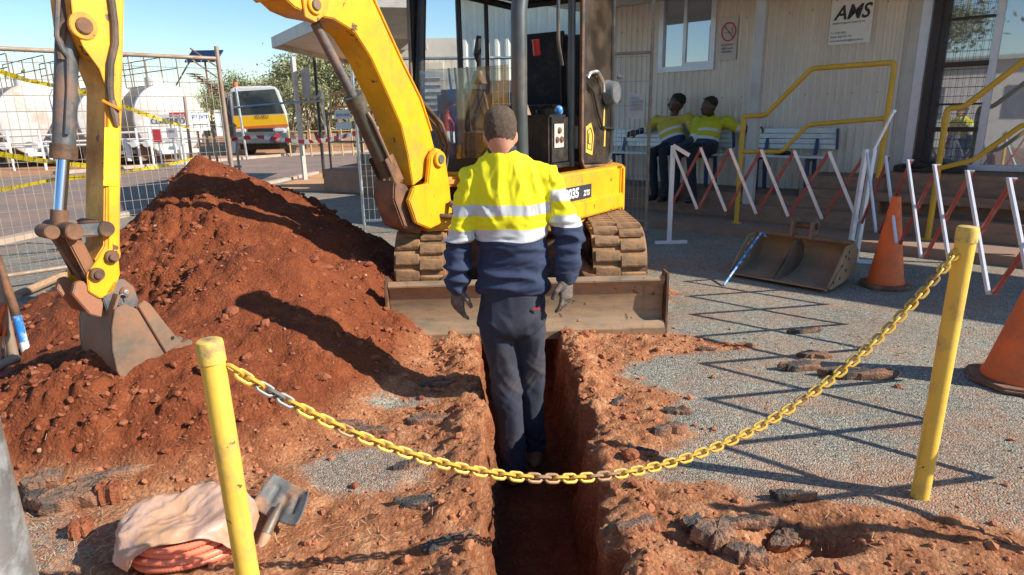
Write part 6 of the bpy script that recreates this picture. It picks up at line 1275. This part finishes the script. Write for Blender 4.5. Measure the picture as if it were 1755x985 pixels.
b = MB(); b.tube(fil([AY(u, v, 17) for u, v in ((568, 215), (566, 160), (600, 158), (606, 182), (568, 184))], .1), .03, 8); tag(b.build('hoop_rail', M['tan_rail']), 'tan hoop rail seen left of the boom cylinder', 'rail')
# ------------------------------------------------------------------ foreground things
def lump_mesh(L, w, h, seed, m):
    """broken slab: ragged outline, rough top, crumbling sides"""
    rg = random.Random(seed*7+1); n = 44; b = MB(); rings = []
    ph = [rg.uniform(0, 6.28) for _ in range(5)]
    def outl(a):
        r_ = (abs(math.cos(a))**3+abs(math.sin(a))**3)**(-1/3); r_ *= 1+.16*math.sin(2*a+ph[0])+.12*math.sin(3*a+ph[1])+.09*math.sin(5*a+ph[2])+.06*math.sin(9*a+ph[3])+.05*math.sin(14*a+ph[4]); return r_
    for (sc, z) in ((.95, -.5), (1.0, -.2), (1.0, .1), (.99, .34), (.96, .47), (.88, .5), (.55, .5), (.28, .48)):
        ring = []
        for k in range(n):
            a = 2*math.pi*k/n; r_ = outl(a)*sc; x, y = math.cos(a)*r_*L/2, math.sin(a)*r_*w/2; p = Vector((x, y, z*h)); q = noise.noise(p*38+Vector((seed, 0, 0))); q2 = noise.noise(p*110+Vector((seed, 3, 0)))
            ring.append(b.bm.verts.new(p+Vector((x*.08*q, y*.12*q, (.20*q+.18*q2)*h))+Vector((q2, q, 0))*.004))
        rings.append(ring)
    for A, B in zip(rings, rings[1:]):
        for k in range(n): b.bm.faces.new((A[k], A[(k+1) % n], B[(k+1) % n], B[k]))
    b.bm.faces.new(rings[0][::-1]); c = b.bm.verts.new((0, 0, h*.48))
    for k in range(n): b.bm.faces.new((rings[-1][k], rings[-1][(k+1) % n], c))
    return b.mesh('lump', m, smooth=14)
def chunk(u, v, L, w, h, rz, label, seed, m='asphalt_chunk', tilt=(0, 0), zoff=.35, z=None):
    p = G(u, v); hz_ = gz(p.x, p.y)
    for _ in range(3): p = G(u, v, hz_); hz_ = gz(p.x, p.y)
    o = link('asphalt_lump', lump_mesh(L, w, h, seed, M[m]), label=label, cat='asphalt lump', group='broken asphalt lumps'); o.location = (p.x, p.y, hz_+h*zoff); o.rotation_euler = (rad(tilt[0]), rad(tilt[1]), rad(rz)); return o
chunk(728, 866, .19, .07, .035, 6, 'dark flat asphalt slab edge left of the trench below the chain', 1)
chunk(762, 935, .16, .035, .03, 20, 'thin dark asphalt sliver nearest the trench at the bottom', 2)
chunk(640, 742, .20, .05, .03, -4, 'dark asphalt streak in the scraped soil left of the trench', 4, 'asphalt_red')
chunk(735, 722, .20, .07, .03, -8, 'flat grey asphalt crust just above the chain left of the trench', 3, 'asphalt_red')
chunk(752, 660, .16, .05, .03, 4, 'small asphalt crust by the left trench rim', 5, 'asphalt_red')
chunk(312, 712, .13, .055, .09, 62, 'pale upended asphalt piece on the heap behind the left bollard', 6, 'asphalt_red', (35, 10), .5)
chunk(52, 792, .13, .08, .05, -20, 'grey asphalt piece at the far left edge of the soil', 7)
chunk(55, 738, .12, .07, .06, 30, 'tilted dark asphalt piece under the left heap', 8, 'asphalt_red', (20, 0), .5)
chunk(195, 820, .24, .05, .04, 26, 'long narrow asphalt strip lying on the left soil', 9, 'asphalt_red', (0, 0), .5)
chunk(108, 745, .22, .11, .06, 28, 'broad brown crusted slab at the left heap foot', 10, 'asphalt_red', (12, 0), .5)
chunk(1148, 742, .14, .07, .05, 10, 'brown asphalt block on the right trench side', 12, 'asphalt_red')
chunk(1158, 708, .12, .05, .03, 0, 'small dark asphalt flake above the brown block', 13)
chunk(1470, 647, .34, .09, .045, -4, 'long raised asphalt slab under the chain on the gravel', 14, 'asphalt_chunk', (3, 0), .5)
chunk(1372, 632, .26, .07, .04, 12, 'cracked asphalt flap left of the long raised slab', 15, 'asphalt_chunk', (6, 4), .4)
chunk(1395, 612, .16, .06, .03, 0, 'brown topped asphalt flap behind the long slab', 21, 'asphalt_red', (5, 0), .5)
chunk(1380, 570, .20, .04, .03, 5, 'small ragged asphalt crack edge in the middle of the gravel', 16)
chunk(1225, 930, .13, .10, .06, 30, 'reddish asphalt block left of the hole at lower right', 17, 'asphalt_red', (8, 8), .5)
chunk(1340, 945, .11, .07, .06, 10, 'grey faced asphalt block standing in the hole', 18, 'asphalt_red', (30, 0), .5)
chunk(1280, 905, .20, .035, .035, 4, 'dark asphalt rim behind the hole at lower right', 19)
chunk(1280, 955, .12, .07, .04, -12, 'low brown asphalt piece in front of the hole', 20, 'asphalt_red')
chunk(190, 858, .09, .08, .07, 10, 'round red earth clod on the left soil', 22, 'soil_clod', (0, 0), .5)
chunk(140, 915, .07, .06, .05, 40, 'small red earth clod left of the conduit coil', 23, 'soil_clod', (0, 0), .5)
chunk(1262, 897, .16, .05, .025, 2, 'flat pale topped asphalt slab along the back of the hole', 31, 'asphalt_red', (4, 0), .5)
chunk(1190, 905, .10, .06, .03, 40, 'small tilted asphalt flake left of the hole', 32, 'asphalt_chunk', (14, 0), .5)
chunk(1352, 905, .14, .045, .03, -6, 'dark asphalt ledge overhanging the right end of the hole', 33, 'asphalt_chunk', (0, 0), .6)
chunk(1090, 905, .13, .05, .025, 14, 'thin asphalt crust between the trench and the hole', 34, 'asphalt_red', (0, 0), .4)
chunk(1060, 690, .09, .04, .025, 30, 'small dark asphalt bit on the right trench rim behind the chain', 35)
chunk(1100, 770, .12, .035, .02, -14, 'dark asphalt sliver touching the chain right of the trench', 36)
chunk(700, 800, .10, .04, .03, 20, 'small black asphalt lump below the chain left of the trench', 37)
chunk(590, 690, .15, .04, .03, 8, 'grey crust strip at the right toe of the spoil heap', 38, 'asphalt_red', (0, 0), .4)
chunk(1210, 600, .10, .035, .02, -5, 'tiny asphalt crumb where gravel meets the orange soil', 39)
# conduit coil in its wrap
cc = G(328, 940); cc.z = 0; t = thing('conduit_coil', cc, 'coil of orange corrugated conduit in torn dusty plastic wrap', 'conduit coil')
ux = Vector((.97, .22, 0)); uy = Vector((-.22, .97, 0)); z0 = gz(cc.x, cc.y)
for k in range(4):
    rr = .172+.006*(k % 2); zc = z0+.018+.027*k; pts = []; n_ = 190; rad_ = []
    for j in range(n_): a_ = 2*math.pi*j/n_; pts.append(cc+ux*rr*1.0*math.cos(a_)+uy*rr*.86*math.sin(a_)+UP*(zc+.006*math.sin(a_*3+k)-cc.z)); rad_.append(.0148 if j % 2 else .0124)
    b = MB(); b.tube(pts, rad_, 10, closed=True); b.build('conduit_turn', M['conduit'], t, smooth=60)
def wrap_mat():
    m = mat('dusty_plastic_wrap', (.72, .43, .32), .30, 0, (.52, .28, .15), 9, .42, .62, .55, 26, .12, stretch=(1, .5, 1)); n = m.node_tree.nodes; n['Principled BSDF'].inputs['Alpha'].default_value = .93; n['Principled BSDF'].inputs['Coat Weight'].default_value = .2; n['Principled BSDF'].inputs['Subsurface Weight'].default_value = .15; n['Principled BSDF'].inputs['Subsurface Scale'].default_value = .02; return m
wm = wrap_mat(); V_ = []; F_ = []; NU, NV_ = 110, 40
for i_ in range(NU):
    a_ = 2*math.pi*i_/NU
    for j in range(NV_):
        op = math.exp(-(((a_-4.78+math.pi) % (2*math.pi)-math.pi)/.80)**4); t0 = -.02+op*.50; f_ = t0+(1-t0)*j/(NV_-1)     # torn open towards the camera
        kr = [(0, .195, .0), (.18, .220, .045), (.34, .214, .095), (.50, .190, .132), (.60, .155, .144), (.72, .10, .140), (1.0, .0, .112)]
        for (f0, r0, z0_), (f1, r1, z1_) in zip(kr, kr[1:]):
            if f_ <= f1+1e-6: w_ = max(0, (f_-f0)/(f1-f0)); w_ = w_*w_*(3-2*w_)*.4+w_*.6; r_, z_ = r0+(r1-r0)*w_, z0_+(z1_-z0_)*w_; break
        p = cc+(ux*math.cos(a_)+uy*.90*math.sin(a_))*r_*1.02+UP*(z0+z_-cc.z)
        rid = 1-abs(noise.noise(Vector((p.x*11+4, p.y*5, p.z*6))))*3.2; rid2 = 1-abs(noise.noise(Vector((p.x*24, p.y*20, p.z*16+5))))*3
        nz_ = .012*rid+.006*rid2+.012*noise.noise(Vector((p.x*7, p.y*7, 2)))-.006; d_ = (ux*math.cos(a_)+uy*math.sin(a_))*min(1, r_*5)*.8+UP*.6; p = p+d_*nz_; p.z = max(p.z, z0+.002); V_.append(tuple(p))
for i_ in range(NU):
    for j in range(NV_-1): F_.append((i_*NV_+j, ((i_+1) % NU)*NV_+j, ((i_+1) % NU)*NV_+j+1, i_*NV_+j+1))
o = raw('plastic_wrap', V_, F_, wm, t); md = o.modifiers.new('t', 'SOLIDIFY'); md.thickness = .0015
# shovel
t = thing('shovel', G(470, 880), 'old square mouth shovel with brown handle lying behind the left bollard', 'shovel')
A = G(438, 940, .05); Bq = G(470, 892, .07); ax_ = (G(502, 835, .17)-Bq).normalized(); sd3 = ax_.cross(UP).normalized(); nu = sd3.cross(ax_)
V_ = []; F_ = []; NU, NV_ = 22, 22
cA2, cB2, cC2, cD2 = G(470, 812, .125), G(534, 846, .085), G(512, 910, .035), G(430, 872, .05)
cen = (cA2+cB2+cC2+cD2)/4; ax_ = ((cA2+cB2)/2-(cC2+cD2)/2).normalized(); Ls = ((cA2+cB2)/2-(cC2+cD2)/2).length; sd3 = (cB2-cA2).normalized(); nu = sd3.cross(ax_).normalized()
for i_ in range(NU):
    for j in range(NV_):
        x_ = i_/(NU-1)*2-1; y_ = j/(NV_-1)*2-1; k_ = 1-.10*(x_*x_*y_*y_)**1.5; x2 = x_*k_*.5+.5; y2 = y_*k_*.5+.5
        p = cD2.lerp(cC2, x2).lerp(cA2.lerp(cB2, x2), y2); p = p+nu*(.020*abs(x_)**3-.012*math.exp(-(x_/.16)**2)*(y_ < .35)-.010*(math.exp(-((abs(x_)-.5)/.10)**2))*(-.4 < y_ < .6)+.010*max(0, -y_-.6)); V_.append(tuple(p))
for i_ in range(NU-1):
    for j in range(NV_-1): F_.append((i_*NV_+j, (i_+1)*NV_+j, (i_+1)*NV_+j+1, i_*NV_+j+1))
M['shovel_steel'] = mat('shovel_steel', (.15, .15, .14), .6, .05, (.42, .21, .10), 9, .48, .62, .2, 60, .2)
o = raw('blade', V_, F_, M['shovel_steel'], t); md = o.modifiers.new('t', 'SOLIDIFY'); md.thickness = .003
b = MB(); s0_ = cen-ax_*Ls*.5; b.tube([cen-ax_*.02-nu*-.012, s0_+nu*.012, s0_-ax_*.06+nu*.008], [.010, .017, .019], 14); b.build('socket', M['steel_worn'], t)
b = MB(); b.tube([s0_-ax_*.05+nu*.008, s0_-ax_*.16-UP*.02, s0_-ax_*.45-UP*.06], .0185, 14); b.build('handle', M['timber'], t)
# left edge clutter: folded fence foot, blue tipped pole
t = thing('plastic_block', G(10, 655), 'dusty red plastic fence foot half buried at the left edge', 'fence foot'); p = G(8, 668, .1); b = MB(); b.box((p.x-.05, p.y, .13), (.34, .2, .12), Matrix.Rotation(rad(12), 3, 'Z')); b.build('block', mat('red_plastic', (.38, .07, .05), .6, 0, DUST, 4, .45, .8, .1), t, bevel=.02)
t = thing('blue_tipped_pole', G(42, 600, .2), 'leaning pole painted blue and white near its foot', 'pole')
def PY(u, v, y_=3.35): return AY(u, v, y_)
b = MB(); b.tube([PY(-6, 440), PY(28, 540)], .022, 12); b.build('dark_upper', M['steel_rust'], t); b = MB(); b.tube([PY(28, 540), PY(40, 585)], .0225, 12); b.build('blue_band', M['blue_rope'], t); b = MB(); b.tube([PY(40, 585), PY(46, 608)], .0225, 12); b.build('white_tip', M['white'], t)
t = thing('folded_stand', PY(20, 600), 'bent brown pipe stand with orange cloth at the left edge', 'stand')
b = MB(); b.tube([PY(-10, 470, 3.2), PY(12, 560, 3.2), PY(26, 622, 3.2)], .024, 12); b.build('pipe', M['fence_brown'], t); b = MB(); b.tube([PY(-20, 640, 3.15), PY(8, 622, 3.15), PY(32, 612, 3.2)], .022, 12); b.build('pipe', M['fence_brown'], t)
for k in range(4): b = MB(); b.tube([PY(-8+k*7, 560, 3.25), PY(-4+k*7, 625, 3.25)], .005, 6); b.build('wire', M['wire'], t)
V_ = []; F_ = []
for i_ in range(10):
    for j in range(8): q = PY(-14+i_*2.8, 520+j*8, 3.18+.02*math.sin(i_*1.3+j)); V_.append(tuple(q))
for i_ in range(9):
    for j in range(7): F_.append((i_*8+j, (i_+1)*8+j, (i_+1)*8+j+1, i_*8+j+1))
o = raw('orange_cloth', V_, F_, M['cone'], t); md = o.modifiers.new('t', 'SOLIDIFY'); md.thickness = .004
b = MB(); a_ = G(30, 505, .06); c_ = G(118, 468, .06); b.tube([a_, c_], .035, 10); tag(b.build('timber_pole', M['timber']), 'pale timber pole lying along the foot of the mesh fence', 'pole')
# straw litter
VV = []; FF = []
def straw(n, x0, x1, y0, y1, fn=None):
    for k in range(n):
        x = random.gauss((x0+x1)/2, (x1-x0)/4); y = random.gauss((y0+y1)/2, (y1-y0)/4); L = random.uniform(.012, .05); a_ = random.uniform(0, 3.14); z = gz(x, y)+.006; d_ = Vector((math.cos(a_), math.sin(a_), random.uniform(-.1, .25)))*L/2; s_ = Vector((-math.sin(a_), math.cos(a_), 0))*.0009; c = Vector((x, y, z)); i0 = len(VV); VV.extend([tuple(c-d_-s_), tuple(c-d_+s_), tuple(c+d_+s_), tuple(c+d_-s_)]); FF.append((i0, i0+1, i0+2, i0+3))
straw(600, -2.2, -1.2, 1.5, 2.4); straw(60, -1.0, -.3, 1.5, 2.4); straw(60, .7, 2.4, 2.0, 4.5); straw(40, .8, 1.3, 1.8, 2.1)
M['straw'] = mat('straw', (.62, .45, .26), .8, var=.2); raw('straw', VV, FF, M['straw'], smooth=False, label='dry straw bits scattered over the soil and gravel', cat='straw', kind='stuff')
# ------------------------------------------------------------------ across the yard, mirrored in the glass
t = thing('yard_shed', (-9, -9, 0), 'cream site building across the yard behind the camera', 'building'); Rz_ = Matrix.Rotation(rad(-42), 3, 'Z')
b = MB(); b.box((-10, -8, 1.5), (9, 3, 3.0), Rz_); b.build('wall', M['cream'], t); b = MB(); b.box((-10, -8, 3.08), (9.6, 3.6, .15), Rz_); b.build('roof', M['fascia'], t)
for k in range(3): b = MB(); b.box(Vector((-10, -8, 1.6))+Rz_ @ Vector((-3+k*3, 1.5, 0)), (1.2, .08, 1.1), Rz_); b.build('window', M['pane'], t)
b = MB(); b.box((-17, 1.5, 1.4), (4, 2.4, 2.8), Matrix.Rotation(rad(-35), 3, 'Z')); tag(b.build('shipping_container', M['blue_rope'], bevel=.03), 'blue shipping container across the yard', 'container')
p = Vector((-9, -1.5, 0)); t = thing('tree', p, 'gum tree across the yard behind the camera', 'tree')
for nm, me_ in zip(('trunk', 'crown'), protos[0]): o = bpy.data.objects.new(nm, me_); COL.objects.link(o); o.parent = t
